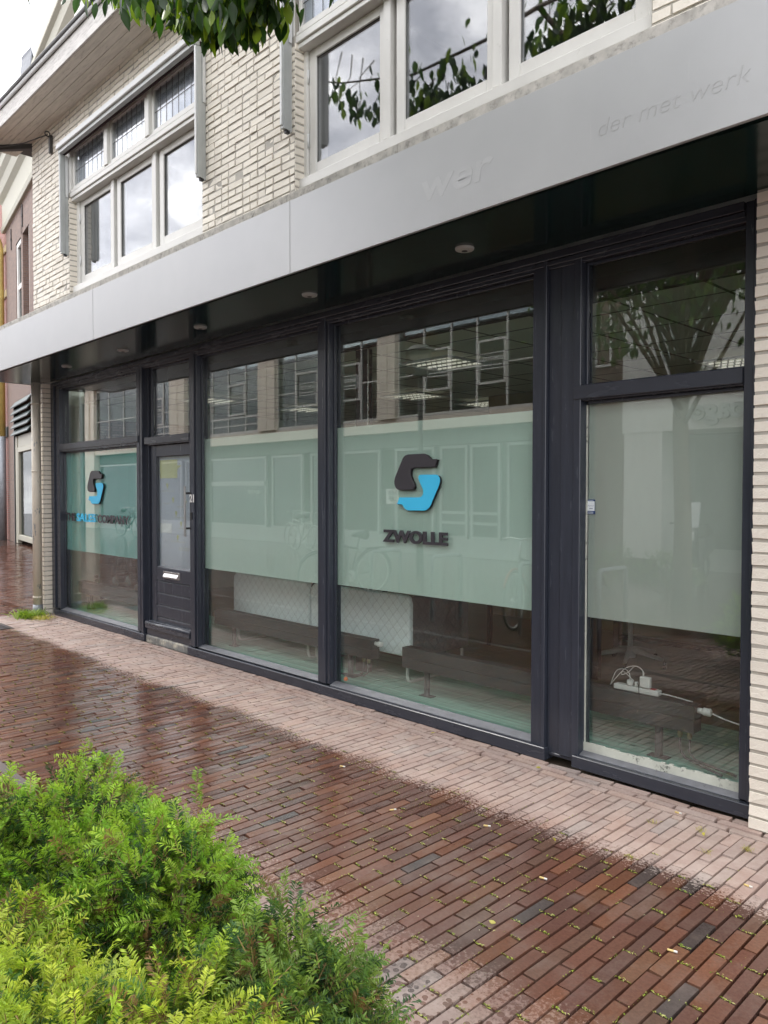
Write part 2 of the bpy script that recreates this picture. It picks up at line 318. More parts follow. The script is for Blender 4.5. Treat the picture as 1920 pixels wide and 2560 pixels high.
def photomat():
    m, n, l = newmat('street_photo_print'); c = n('ShaderNodeTexCoord'); mp_ = n('ShaderNodeMapping'); mp_.inputs['Rotation'].default_value = (radians(90), radians(35), 0); l(c.outputs['Object'], mp_.inputs[0])
    br = n('ShaderNodeTexBrick'); br.inputs['Scale'].default_value = 1; br.inputs['Brick Width'].default_value = .11; br.inputs['Row Height'].default_value = .035; br.inputs['Mortar Size'].default_value = .004
    br.inputs['Color1'].default_value = (.20, .14, .13, 1); br.inputs['Color2'].default_value = (.11, .09, .09, 1); br.inputs['Mortar'].default_value = (.03, .03, .03, 1); l(mp_.outputs[0], br.inputs['Vector'])
    b = n('ShaderNodeBsdfPrincipled'); l(br.outputs['Color'], b.inputs['Base Color']); b.inputs['Roughness'].default_value = .35
    o = n('ShaderNodeOutputMaterial'); l(b.outputs[0], o.inputs[0]); return m
M['photo'] = photomat()

# ------------------------------------------------------------------ mesh helpers
SPLIT = {'frame_post', 'frame_rail', 'window_sill', 'plinth_board', 'glazing_bead', 'glazing_seal', 'map_pin', 'standoff', 'outlet', 'wall_core', 'stone_band', 'wall_anchor', 'chipboard_panel', 'printed_leg', 'printed_shoe', 'hinge', 'small_print', 'side_panel', 'poster_block', 'interior_wall', 'groove_ledge', 'headlight', 'channel'}
class MB:
    def __init__(s): s.v = []; s.f = []; s.sm = []
    def add(s, vs, fs, smooth=False):
        o = len(s.v); s.v += [tuple(v) for v in vs]; s.f += [tuple(i+o for i in f) for f in fs]; s.sm += [smooth]*len(fs); return s
    def box(s, x0, x1, y0, y1, z0, z1):
        if x0 > x1: x0, x1 = x1, x0
        if y0 > y1: y0, y1 = y1, y0
        if z0 > z1: z0, z1 = z1, z0
        return s.add([(x0, y0, z0), (x1, y0, z0), (x1, y1, z0), (x0, y1, z0), (x0, y0, z1), (x1, y0, z1), (x1, y1, z1), (x0, y1, z1)],
                     [(0, 3, 2, 1), (4, 5, 6, 7), (0, 1, 5, 4), (1, 2, 6, 5), (2, 3, 7, 6), (3, 0, 4, 7)])
    def frame(s, x0, x1, z0, z1, w, y0, y1, wb=None, wt=None):
        wb = w if wb is None else wb; wt = w if wt is None else wt
        s.box(x0, x0+w, y0, y1, z0, z1); s.box(x1-w, x1, y0, y1, z0, z1)
        s.box(x0+w, x1-w, y0, y1, z0, z0+wb); s.box(x0+w, x1-w, y0, y1, z1-wt, z1); return s
    def tube(s, pts, r, n=8, cap=True):
        pts = [Vector(p) for p in pts]; rs = r if isinstance(r, (list, tuple)) else [r]*len(pts)
        rings = []; up = None
        for i, p in enumerate(pts):
            d = (pts[min(i+1, len(pts)-1)]-pts[max(i-1, 0)]).normalized()
            if up is None: up = Vector((0, 0, 1)) if abs(d.z) < .9 else Vector((1, 0, 0))
            a = d.cross(up); a.normalize(); b = a.cross(d); up = b
            rings.append([p+rs[i]*(cos(2*pi*k/n)*a+sin(2*pi*k/n)*b) for k in range(n)])
        vs = [v for g in rings for v in g]; fs = []
        for i in range(len(pts)-1):
            for k in range(n):
                fs.append((i*n+k, i*n+(k+1) % n, (i+1)*n+(k+1) % n, (i+1)*n+k))
        if cap: fs += [tuple(range(n-1, -1, -1)), tuple((len(pts)-1)*n+k for k in range(n))]
        return s.add(vs, fs, True)
    def prism(s, poly, y0, y1):          # poly in (x,z), extruded along y
        n = len(poly); vs = [(x, y0, z) for x, z in poly]+[(x, y1, z) for x, z in poly]
        return s.add(vs, [tuple(range(n)), tuple(range(2*n-1, n-1, -1))]+[(i, i+n, (i+1) % n+n, (i+1) % n) for i in range(n)])
    def disc(s, c, r, h, n=24, axis='z', r2=None):
        r2 = r if r2 is None else r2; vs = []
        for rr, hh in ((r, 0), (r2, h)):
            for k in range(n):
                a = 2*pi*k/n; u, v = rr*cos(a), rr*sin(a)
                vs.append((c[0]+u, c[1]+v, c[2]+hh) if axis == 'z' else (c[0]+u, c[1]+hh, c[2]+v) if axis == 'y' else (c[0]+hh, c[1]+u, c[2]+v))
        return s.add(vs, [tuple(range(n)), tuple(range(2*n-1, n-1, -1))]+[(i, i+n, (i+1) % n+n, (i+1) % n) for i in range(n)], False)
    def torus(s, c, R, r, axis='x', n=40, m=8, a0=0, a1=2*pi, R2=None):
        R2 = R if R2 is None else R2
        pts = []
        full = abs(a1-a0-2*pi) < 1e-6
        for k in range(n+1):
            a = a0+(a1-a0)*k/n; u, v = R*cos(a), R2*sin(a)
            pts.append((c[0]+u, c[1]+v, c[2]) if axis == 'z' else (c[0]+u, c[1], c[2]+v) if axis == 'y' else (c[0], c[1]+u, c[2]+v))
        return s.tube(pts, r, m, cap=not full)
    def comps(s, tol=.006):
        par = list(range(len(s.v)))
        def find(a):
            while par[a] != a: par[a] = par[par[a]]; a = par[a]
            return a
        for f in s.f:
            for b in f[1:]: par[find(b)] = find(f[0])
        g = {}
        for i in range(len(s.v)): g.setdefault(find(i), []).append(i)
        gs = list(g.values()); bb = [(np.min([s.v[i] for i in q], 0), np.max([s.v[i] for i in q], 0)) for q in gs]
        p2 = list(range(len(gs)))
        def f2(a):
            while p2[a] != a: a = p2[a]
            return a
        for i in range(len(gs)):
            for j in range(i):
                if np.all(bb[i][0] <= bb[j][1]+tol) and np.all(bb[j][0] <= bb[i][1]+tol): p2[f2(i)] = f2(j)
        out = {}
        for i in range(len(gs)): out.setdefault(f2(i), []).extend(gs[i])
        return [set(q) for q in out.values()]
    def build(s, name, mat, parent=None, bevel=0, kind=None, seg=1, wn=False):
        if name in SPLIT:
            cs = s.comps()
            if len(cs) > 1:
                r = None
                for c in cs:
                    m = MB(); mp_ = {}
                    for i in sorted(c): mp_[i] = len(m.v); m.v.append(s.v[i])
                    for f, q in zip(s.f, s.sm):
                        if f[0] in c: m.f.append(tuple(mp_[i] for i in f)); m.sm.append(q)
                    o = m._build(name, mat, parent, bevel, kind, seg); r = r or o
                return r
        return s._build(name, mat, parent, bevel, kind, seg)
    def _build(s, name, mat, parent=None, bevel=0, kind=None, seg=1, wn=False):
        me = bpy.data.meshes.new(name); me.from_pydata(s.v, [], s.f); me.update()
        me.polygons.foreach_set('use_smooth', s.sm)
        if mat: me.materials.append(mat)
        o = bpy.data.objects.new(name, me); COL.objects.link(o)
        if parent is not None: o.parent = parent
        if bevel:
            b = o.modifiers.new('bevel', 'BEVEL'); b.width = bevel; b.segments = seg; b.limit_method = 'ANGLE'; b.angle_limit = radians(50)
        if kind: o['kind'] = kind
        return o
def thing(name, label, cat, loc=(0, 0, 0), rz=0, group=None):
    o = bpy.data.objects.new(name, None); COL.objects.link(o); o.location = loc; o.rotation_euler = (0, 0, rz); o.empty_display_size = .2
    o['label'] = label; o['category'] = cat
    if group: o['group'] = group
    return o
def tag(o, label, cat, group=None, kind=None):
    o['label'] = label; o['category'] = cat
    if group: o['group'] = group
    if kind: o['kind'] = kind
    return o
def copy_tree(o, parent=None):
    c = o.copy(); COL.objects.link(c)
    if parent is not None: c.parent = parent
    for ch in [x for x in bpy.data.objects if x.parent == o]: copy_tree(ch, c)
    return c
def npmesh(name, verts, faces, mat, parent=None, tone=None, smooth=False, k=4):
    """faces: (n,k) int array; tone: per-face RGB"""
    me = bpy.data.meshes.new(name); nv, nf = len(verts), len(faces)
    me.vertices.add(nv); me.vertices.foreach_set('co', np.asarray(verts, np.float32).ravel())
    me.loops.add(nf*k); me.loops.foreach_set('vertex_index', np.asarray(faces, np.int32).ravel())
    me.polygons.add(nf); me.polygons.foreach_set('loop_start', np.arange(0, nf*k, k, dtype=np.int32))
    me.polygons.foreach_set('loop_total', np.full(nf, k, np.int32))
    me.polygons.foreach_set('use_smooth', np.full(nf, bool(smooth)))
    me.update(); me.validate()
    if tone is not None:
        a = me.attributes.new('tone', 'FLOAT_COLOR', 'FACE'); c = np.ones((nf, 4), np.float32); c[:, :3] = tone; a.data.foreach_set('color', c.ravel())
    me.materials.append(mat); o = bpy.data.objects.new(name, me); COL.objects.link(o)
    if parent is not None: o.parent = parent
    return o
def chamfer_bricks(cx, cy, cz, sx, sy, sz, ax, ch, jit=.0015, tilt=.01):
    """many chamfered bricks; front face normal along -axis ax ('y') or up ('z')"""
    n = len(cx); V = np.zeros((n, 8, 3)); hx, hy, hz = sx/2, sy/2, sz/2
    s = np.array([(-1, -1), (1, -1), (1, 1), (-1, 1)])
    for i, (a, b) in enumerate(s):
        if ax == 'z':
            V[:, i] = np.stack([cx+a*hx, cy+b*hy, cz-hz], 1); V[:, i+4] = np.stack([cx+a*(hx-ch), cy+b*(hy-ch), cz+hz], 1)
        else:
            V[:, i] = np.stack([cx+a*hx, cy+hy, cz+b*hz], 1); V[:, i+4] = np.stack([cx+a*(hx-ch), cy-hy, cz+b*(hz-ch)], 1)
    V[:, 4:] += rng.normal(0, jit, (n, 4, 3))
    # tilt of the visible face
    tx, ty = rng.normal(0, tilt, n), rng.normal(0, tilt, n)
    if ax == 'z':
        V[:, 4:, 2] += tx[:, None]*(V[:, 4:, 0]-cx[:, None])+ty[:, None]*(V[:, 4:, 1]-cy[:, None])
        F = [(4, 5, 6, 7), (0, 1, 5, 4), (1, 2, 6, 5), (2, 3, 7, 6), (3, 0, 4, 7)]
    else:
        V[:, 4:, 1] += tx[:, None]*(V[:, 4:, 0]-cx[:, None])+ty[:, None]*(V[:, 4:, 2]-cz[:, None])
        F = [(4, 5, 6, 7), (0, 1, 5, 4), (1, 2, 6, 5), (2, 3, 7, 6), (3, 0, 4, 7)]
    Fa = (np.array(F)[None]+8*np.arange(n)[:, None, None]).reshape(-1, 4)
    return V.reshape(-1, 3), Fa
def text_mesh(name, s, size, mat, parent, loc, rot, extrude=.004, bold=0, sx=1, shear=0, align='LEFT', space=1):
    cu = bpy.data.curves.new(name, 'FONT'); cu.body = s; cu.size = size; cu.extrude = extrude; cu.offset = bold; cu.shear = shear; cu.align_x = align; cu.space_character = space
    to = bpy.data.objects.new('t', cu); COL.objects.link(to); dg = bpy.context.evaluated_depsgraph_get(); dg.update()
    me = bpy.data.meshes.new_from_object(to.evaluated_get(dg)); me.name = name; bpy.data.objects.remove(to)
    me.materials.clear(); me.materials.append(mat)
    o = bpy.data.objects.new(name, me); COL.objects.link(o); o.parent = parent; o.location = loc; o.rotation_euler = rot; o.scale = (sx, 1, 1); return o
FR = (radians(90), 0, 0)             # lettering facing -Y (the street)

# ------------------------------------------------------------------ ground
GX0, GX1, GY0, GY1 = -60, 25, -40, 40
MB().add([(GX0, GY0, -.045), (GX1, GY0, -.045), (GX1, GY1, -.045), (GX0, GY1, -.045)], [(0, 1, 2, 3)]).build('ground', M['joint'], kind='structure')
# distant paving (sheet) round the block of individually laid pavers
PX0, PX1, PY0, PY1 = -24.0, .6, -.6, 3.66
far = MB()
def sheet(a, b, c, d, z=-.004): far.add([(a, c, z), (b, c, z), (b, d, z), (a, d, z)], [(0, 1, 2, 3)])
sheet(GX0, PX0, GY0, GY1); sheet(PX1, GX1, GY0, 3.9); sheet(PX0, PX1, GY0, PY0); sheet(PX0, -10.6, 9.3, GY1)
far.build('street_paving', M['paverfar'], kind='structure')
bl, bw = .2155, .0562
xs = np.arange(PX0, PX1, bw); C_ = []
for i, x in enumerate(xs):
    off = (i % 2)*.5*bl+random.uniform(-.03, .03)
    for y in np.arange(PY0-off, PY1, bl):
        a, b = max(y, PY0), min(y+bl, PY1)
        if b-a > .03: C_.append((x, (a+b)/2, b-a))
C_ = np.array(C_); n = len(C_)
for x in np.arange(PX0, -10.62, bw):
    off = random.uniform(0, bl)
    for y in np.arange(PY1+.002, 9.5, bl): C_ = np.vstack([C_, [(x, y+bl/2, bl)]]) if False else C_
ex = [(x, y+(i % 2)*.5*bl, bl) for i, x in enumerate(np.arange(PX0, -10.62, bw)) for y in np.arange(PY1+.11, 9.3, bl)]
C_ = np.vstack([C_, np.array(ex)]); n = len(C_)
cx, cy, ln = C_[:, 0]+rng.normal(0, .0006, n), C_[:, 1], C_[:, 2]
pal = np.array([(.27, .135, .085), (.24, .125, .09), (.21, .115, .09), (.18, .11, .09), (.29, .16, .10), (.13, .115, .11), (.22, .14, .105)])
pw = np.array([.23, .25, .23, .13, .06, .035, .065])
def tones(n, pal=pal, pw=pw, v=.10): return pal[rng.choice(len(pal), n, p=pw)]*rng.normal(1, v, (n, 1)).clip(.6, 1.5)
hz = np.full(n, .06)
V, F = chamfer_bricks(cx, cy, -.03+rng.normal(0, .0011, n), bw-.0035, ln-.0045, hz, 'z', .003, .0010, .007)
T = np.repeat(tones(n), 5, 0)
PAV = (cx.copy(), cy.copy(), ln.copy())
# border course laid along the shopfront
xb = np.arange(-10.4, .6, .213); nb_ = len(xb)
V2, F2 = chamfer_bricks(xb+.1, np.full(nb_, 3.692)+rng.normal(0, .002, nb_), np.full(nb_, -.03), np.full(nb_, .205), np.full(nb_, .052), np.full(nb_, .062), 'z', .004, .0012, .012)
V3, F3 = chamfer_bricks(xb+.02, np.full(nb_, 3.749)+rng.normal(0, .002, nb_), np.full(nb_, -.03), np.full(nb_, .205), np.full(nb_, .052), np.full(nb_, .064), 'z', .004, .0012, .012)
V4, F4 = chamfer_bricks(xb+.07, np.full(nb_, 3.806)+rng.normal(0, .002, nb_), np.full(nb_, -.03), np.full(nb_, .205), np.full(nb_, .052), np.full(nb_, .065), 'z', .004, .0012, .012)
Vs, Fs, o_ = [V], [F], len(V)
for v_, f_ in ((V2, F2), (V3, F3), (V4, F4)): Vs.append(v_); Fs.append(f_+o_); o_ += len(v_)
T = np.vstack([T, np.repeat(tones(nb_), 5, 0), np.repeat(tones(nb_), 5, 0), np.repeat(tones(nb_), 5, 0)])
p = npmesh('pavement', np.vstack(Vs), np.vstack(Fs), M['paver'], tone=T); p['kind'] = 'structure'
# pale kerb stones of the planting strip + drain lid
k = MB()
for x in np.arange(-12, .4, 1.0): k.box(x+.004, x+.996, 1.45, 1.51, -.04, .004)
# moss, seed husks and blossom scraps lying in the joints
Vm, Fm, Tm = [], [], []
def scraps(x, y, m, spread, size, col):
    for _ in range(m):
        px, py = x+random.gauss(0, spread[0]), y+random.gauss(0, spread[1])
        a = random.uniform(0, pi); s1 = random.uniform(.5, 1.3)*size; s2 = s1*random.uniform(.2, .5); z = random.uniform(.0005, .004); o = len(Vm)
        up = random.uniform(0, .004)
        for u, w, dz in ((-1, 0, 0), (0, -1, up), (1, 0, 0), (0, 1, up)):
            Vm.append((px+u*s1*cos(a)-w*s2*sin(a), py+u*s1*sin(a)+w*s2*cos(a), z+dz))
        Fm.append((o, o+1, o+2, o+3)); c = random.choice(col); v = random.uniform(.7, 1.25); Tm.append([q*v for q in c])
gcol = [(.30, .36, .05), (.40, .42, .10), (.20, .30, .03), (.50, .48, .20), (.16, .24, .03)]
idx = np.nonzero((cx > -9.5) & (cy > .9) & (cy < 3.2))[0]
for i in idx:
    x, y, l_ = PAV[0][i], PAV[1][i], PAV[2][i]
    near = min(1, 1.6/max(.6, abs(x)))
    pr = .62 if cy[i] < 3.0 else .12
    if random.random() < pr: scraps(x, y+l_/2, int(9*near)+5, (.016, .0032), .0058, gcol)
    if random.random() < .16: scraps(x+bw/2, y+random.uniform(-.08, .08), 8, (.0018, .03), .0045, gcol)
for _ in range(900):
    x, y = random.uniform(-9, .2), random.uniform(1.2, 3.6); scraps(x, y, 1, (.0, .0), .004, [(.55, .50, .33), (.6, .56, .42), (.35, .36, .12), (.12, .08, .05)])
m_ = npmesh('joint_moss', np.array(Vm), np.array(Fm), M['moss'], tone=np.array(Tm)); tag(m_, 'yellow green moss and blossom scraps scattered in the paving joints', 'moss', kind='stuff')
kk = k.build('kerb', M['kerb'], bevel=.006, kind='structure')
dl = thing('drain_cover', 'dark wet iron drain lid in the paving left of the drainpipe foot', 'drain cover', (-9.75, 2.98, 0))
MB().frame(-.3, .3, -.2, .2, .03, 0, 0) if False else None
b_ = MB(); b_.box(-.34, .30, -.22, .14, -.03, .004)
for i in range(7): b_.box(-.30+.09*i, -.26+.09*i, -.18, .10, .004, .008)
b_.build('lid', M['iron'], dl, bevel=.003)

# ------------------------------------------------------------------ shop building: brickwork
YW = 3.76
B = thing('shop_building', 'cream painted brick building with a grey canopy and charcoal shopfront', 'building', (-5.5, 3.76, 0))
B.location = (0, 0, 0)
def brickfield(rects, holes, y, depth=.045):
    """random stretcher/header bond filling rects (x0,x1,z0,z1) except holes"""
    L_ = []
    for (x0, x1, z0, z1) in rects:
        r = 0
        z = z0
        while z < z1-.02:
            h = .0625; zc = z+h/2
            spans = [(x0, x1)]
            for (a, b, c, d) in holes:
                if c < zc < d:
                    ns = []
                    for (s, t) in spans:
                        if b <= s or a >= t: ns.append((s, t))
                        else:
                            if a > s: ns.append((s, a))
                            if b < t: ns.append((b, t))
                    spans = ns
            for (s, t) in spans:
                x = s
                first = True
                while x < t-.01:
                    w = random.choice([.222, .222, .222, .111, .111])
                    if first and r % 2: w = .111
                    first = False
                    if t-x-w < .05: w = t-x
                    if w > .24: w = w/2
                    L_.append((x+w/2, zc, w)); x += w
            z += h; r += 1
    L_ = np.array(L_); n = len(L_)
    V, F = chamfer_bricks(L_[:, 0], np.full(n, y+depth/2)+rng.normal(0, .0022, n), L_[:, 1]+rng.normal(0, .001, n), L_[:, 2]-.0055, np.full(n, depth), np.full(n, .0625-.006), 'y', .0055, .0013, .014)
    return V, F, n
op1 = (-9.35, -6.31, 3.95, 5.78); op2 = (-4.91, -1.93, 3.95, 5.78)
holes = [(op1[0], op1[1], 3.2, 5.12), (op2[0], op2[1], 3.2, 5.12), (op1[0]-.06, op1[1]+.06, 5.12, 5.80), (op2[0]-.06, op2[1]+.06, 5.12, 5.80)]
V, F, n1_ = brickfield([(-10.54, 1.6, 3.05, 6.16)], holes, YW)
o1 = npmesh('brick_wall', V, F, M['brick'], B, tone=np.repeat(np.full((n1_, 3), 1.0)*rng.normal(1, .05, (n1_, 1)), 5, 0))
V, F, n1_ = brickfield([(-1.405, 1.6, 0, 3.0)], [], YW)
npmesh('brick_pier', V, F, M['brick'], B, tone=np.repeat(np.full((n1_, 3), 1.0)*rng.normal(1, .05, (n1_, 1)), 5, 0))
V, F, n1_ = brickfield([(-10.50, -10.26, 0, 3.0)], [], YW)
npmesh('brick_pier', V, F, M['brick'], B, tone=np.repeat(np.full((n1_, 3), .97)*rng.normal(1, .05, (n1_, 1)), 5, 0))
# mortar backing, returns and core
mb = MB(); yb = YW+.006
mb.box(-10.54, op1[0]-.0, yb, 4.1, 3.05, 6.16); mb.box(op1[1], op2[0], yb, 4.1, 3.05, 6.16); mb.box(op2[1], 1.6, yb, 4.1, 3.05, 6.16)
mb.box(op1[0], op1[1], yb, 4.1, 5.79, 6.16); mb.box(op2[0], op2[1], yb, 4.1, 5.79, 6.16)
mb.box(op1[0], op1[1], yb, 4.1, 3.05, 3.96); mb.box(op2[0], op2[1], yb, 4.1, 3.05, 3.96)
mb.box(-10.52, -10.27, yb, 4.1, 0, 3.05); mb.box(-1.397, 1.6, yb, 4.1, 0, 3.05)
mb.build('wall_core', M['brick'], B)
# brick returns (side faces of piers and window reveals, facing +X)
def returns(x, y0, y1, z0, z1, name):
    L_ = []; r = 0
    for z in np.arange(z0, z1-.02, .0625):
        L_.append(((y0+y1)/2, z+.031)); r += 1
    L_ = np.array(L_); n = len(L_); V = []; F = []
    for i, (y, z) in enumerate(L_):
        h = .026; e = random.uniform(-.0015, .0025); o = len(V)
        V += [(x, y0, z-h), (x, y1, z-h), (x, y1, z+h), (x, y0, z+h), (x+.006+e, y0+.004, z-h+.004), (x+.006+e, y1, z-h+.004), (x+.006+e, y1, z+h-.004), (x+.006+e, y0+.004, z+h-.004)]
        F += [(o+4, o+5, o+6, o+7), (o, o+1, o+5, o+4), (o+1, o+2, o+6, o+5), (o+2, o+3, o+7, o+6), (o+3, o, o+4, o+7)]
    return npmesh(name, np.array(V), np.array(F), M['brick'], B, tone=np.full((len(F), 3), .97))
returns(-10.262, YW+.002, 3.86, 0, 3.0, 'brick_return'); returns(op1[0]-.002, YW+.002, 3.86, 3.95, 5.12, 'brick_return'); returns(op2[0]-.002, YW+.002, 3.86, 3.95, 5.12, 'brick_return')
# roof + eaves
ev = MB()
ys = np.linspace(3.33, 3.76, 5)
for i in range(4): ev.add([(-11.1-(.0 if i > 0 else 0), ys[i]+.004, 6.155), (1.6, ys[i]+.004, 6.155), (1.6, ys[i+1]-.002, 6.155), (-11.1, ys[i+1]-.002, 6.155),
                           (-11.1, ys[i]+.004, 6.20), (1.6, ys[i]+.004, 6.20), (1.6, ys[i+1]-.002, 6.20), (-11.1, ys[i+1]-.002, 6.20)],
                          [(0, 3, 2, 1), (4, 5, 6, 7), (0, 1, 5, 4), (1, 2, 6, 5), (2, 3, 7, 6), (3, 0, 4, 7)])
# skewed left end trimmed by a beam
ev.build('soffit_boards', M['soffwood'], B)
MB().box(-11.1, 1.6, 3.306, 3.329, 6.15, 6.355).build('eaves_board', M['wood'], B, bevel=.004)
MB().box(-11.1, 1.6, 3.33, 4.1, 6.21, 6.30).build('eaves_core', M['dark'], B)
g_ = MB(); g_.tube([(-11.15, 3.285, 6.372), (1.6, 3.285, 6.372)], .022, 10); g_.build('gutter', M['alu'], B)
g_ = MB(); g_.tube([(-11.15, 3.262, 6.405), (1.6, 3.262, 6.405)], .020, 8); g_.box(-11.15, 1.6, 3.25, 3.40, 6.395, 6.42); g_.build('gutter_lip', M['dark'], B)
g_ = MB(); g_.box(-11.16, -10.56, 3.30, 3.32, 6.10, 6.20)
g_.add([(-11.12, 3.33, 6.09), (-11.02, 3.33, 6.09), (-10.50, 3.79, 6.09), (-10.60, 3.79, 6.09), (-11.12, 3.33, 6.152), (-11.02, 3.33, 6.152), (-10.50, 3.79, 6.152), (-10.60, 3.79, 6.152)],
       [(0, 3, 2, 1), (4, 5, 6, 7), (0, 1, 5, 4), (1, 2, 6, 5), (2, 3, 7, 6), (3, 0, 4, 7)])
g_.build('eaves_end_beam', M['dark'], B)
rf = MB(); rf.add([(-11.1, 3.38, 6.42), (1.6, 3.38, 6.42), (1.6, 6.4, 8.6), (-11.1, 6.4, 8.6), (1.6, 9, 6.2), (-11.1, 9, 6.2)], [(0, 1, 2, 3), (3, 2, 4, 5)])
for x in np.arange(-11.05, 1.5, .24):
    rf.tube([(x, 3.34, 6.44), (x, 6.4, 8.65)], .045, 6)
rf.build('tiled_roof', M['tile'], B)
# white chimney-like dormer above the eaves
dm = MB(); dm.box(-10.46, -10.29, 4.3, 4.5, 6.8, 9.0); dm.build('white_flue', M['white'], B, bevel=.01)

# ------------------------------------------------------------------ canopy
YF = 3.02
cf = MB()
seams = [-10.55, -9.97, -6.985, -3.998, -1.01, 1.6]
for a, b in zip(seams[:-1], seams[1:]): cf.box(a+.0025, b-.0025, YF, YF+.02, 3.0, 3.462)
cf.box(-10.55, -10.53, YF+.022, 3.76, 3.0, 3.462)
cfo = cf.build('canopy_fascia', M['fascia'], B, bevel=.0015)
cb_ = MB(); cb_.box(-10.52, 1.6, YF+.021, YF+.05, 3.02, 3.47); cb_.build('canopy_core', M['black'], B)
so = MB(); so.box(-10.53, 1.6, YF+.051, 3.80, 3.004, 3.03); so.box(-1.30, 1.6, YF+.055, 3.75, 3.0, 3.003); so.build('canopy_soffit', M['soffit'], B)
ct = MB(); ct.box(-10.53, 1.6, YF+.051, 3.755, 3.44, 3.46); ct.build('canopy_roof', M['dark'], B)
st = MB()
for a, b in ((-10.5, -9.4), (-9.397, -6.2), (-6.197, -3.1), (-3.097, 1.6)): st.box(a, b, 3.095, 3.15, 3.462, 3.558)
st.build('capping_strip', M['strip'], B, bevel=.003)
lamp0 = None
for x, y in ((-8.685, 3.452), (-7.307, 3.46), (-5.826, 3.451), (-4.33, 3.444), (-2.891, 3.435), (-10.05, 3.452), (-1.42, 3.44)):
    if x in (-10.05, -1.42): continue
    d = MB(); d.disc((x, y, 2.990), .052, .014, 28, r2=.056); d.disc((x, y, 2.986), .030, .006, 20)
    dd = d.build('downlight', M['alugrey'], B, bevel=.002)
    MB().disc((x, y, 2.984), .017, .003, 16).build('lens', M['black'], dd)
# ghost lettering left on the fascia
gm = pbr('ghost_lighter', (.455, .46, .465), .45, metal=.35, var=.03, bmp=0); gd = pbr('ghost_darker', (.395, .395, .40), .42, metal=.35, var=.03, bmp=0)
def ghost(txt, mat, x0, x1, z0, h, bold, shear):
    o = text_mesh('ghost_lettering', txt, h, mat, cfo, (0, YF-.0006, z0), FR, .0003, bold, shear=shear); xs_ = [v.co.x for v in o.data.vertices]
    sx = (x1-x0)/(max(xs_)-min(xs_)); o.scale = (sx, 1, 1); o.location.x = x0-min(xs_)*sx
ghost('wer', gm, -2.84, -2.36, 3.145, .21, .004, .12)
ghost('der met werk', gd, -1.79, -1.15, 3.142, .105, -.0016, .22)

# ------------------------------------------------------------------ shopfront
SF = thing('shopfront', 'charcoal painted timber shopfront with four tall windows under the canopy', 'shopfront')
Y0, YG = 3.86, 3.935
fr = MB()
D2 = YG+.05
for a, b in ((-10.255, -9.97), (-6.735, -6.595), (-4.755, -4.615), (-1.485, -1.395)):
    fr.box(a, b, Y0, D2, .09, 3.0)
    if b-a < .2: fr.box(a+.045, b-.030, Y0-.014, Y0, .09, 3.0)
fr.box(-10.2, -10.11, Y0-.02, Y0, .09, 3.0)
# stepped post between the first window and the door
fr.box(-7.85, -7.78, Y0, D2, .09, 3.0); fr.box(-7.78, -7.745, Y0+.02, D2, 0.0, 3.0); fr.box(-7.745, -7.70, Y0-.012, D2, .07, 3.0); fr.box(-7.70, -7.66, Y0+.045, D2+.1, 0.0, 3.0); fr.box(-7.66, -7.60, Y0+.07, D2+.12, .0, 3.0)
# broad boarded pilaster
fr.box(-2.715, -2.637, Y0, D2, .0, 3.0); fr.box(-2.637, -2.612, Y0-.012, D2, 0, 3.0); fr.box(-2.610, -2.524, Y0+.018, D2, .05, 3.0); fr.box(-2.521, -2.432, Y0+.006, D2, .05, 3.0); fr.box(-2.432, -2.385, Y0-.004, D2, .05, 3.0)
fr.build('frame_post', M['frame'], SF, bevel=.003)
fh = MB()
# head
fh.box(-10.0, -1.48, Y0+.002, D2, 2.905, 2.999); fh.box(-10.11, -1.485, Y0-.022, Y0+.001, 2.955, 2.999); fh.box(-9.97, -1.485, Y0-.010, Y0+.001, 2.925, 2.953)
# transoms
fh.box(-9.97, -7.85, Y0+.003, D2, 2.106, 2.20); fh.box(-9.99, -7.80, Y0-.012, Y0+.002, 2.13, 2.205)
fh.box(-7.60, -6.735, Y0+.003, D2, 2.088, 2.17); fh.box(-7.66, -6.735, Y0-.008, Y0+.002, 2.10, 2.175)
fh.box(-2.40, -1.485, Y0+.003, D2, 2.12, 2.212); fh.box(-2.425, -1.485, Y0-.016, Y0+.002, 2.128, 2.205)
fh.build('frame_rail', M['frameh'], SF, bevel=.003)
bs = MB()
bs.box(-10.14, -7.66, 3.835, D2, 0.0, .078); bs.box(-6.755, -2.60, 3.835, D2, 0, .078); bs.box(-2.415, -1.40, 3.835, D2, .012, .082)
bs.box(-2.60, -2.43, 3.875, D2, .03, .05)
bs.build('plinth_board', M['frameh'], SF, bevel=.004)
sl = MB()
for a, b, z in ((-10.02, -7.82, .10), (-6.60, -4.755, .105), (-4.615, -2.715, .098)):
    sl.add([(a, 3.868, z-.012), (b, 3.868, z-.012), (b, YG-.004, z+.010), (a, YG-.004, z+.010), (a, 3.868, z-.021), (b, 3.868, z-.021), (b, YG-.004, z-.021), (a, YG-.004, z-.021)],
           [(0, 1, 2, 3), (7, 6, 5, 4), (0, 4, 5, 1), (1, 5, 6, 2), (2, 6, 7, 3), (3, 7, 4, 0)])
sl.add([(-2.385, 3.872, .086), (-1.485, 3.872, .086), (-1.485, 3.915, .102), (-2.385, 3.915, .102), (-2.385, 3.872, .078), (-1.485, 3.872, .078), (-1.485, 3.915, .078), (-2.385, 3.915, .078)],
       [(0, 1, 2, 3), (7, 6, 5, 4), (0, 4, 5, 1), (1, 5, 6, 2), (2, 6, 7, 3), (3, 7, 4, 0)])
sl.build('window_sill', M['sill'], SF, bevel=.002)
pt = MB(); n_ = 40
for i in range(n_):
    a = -2.385+.9*i/n_; pt.box(a, a+.9/n_, 3.9165, YG-.003, .085, .148+random.uniform(-.006, .004))
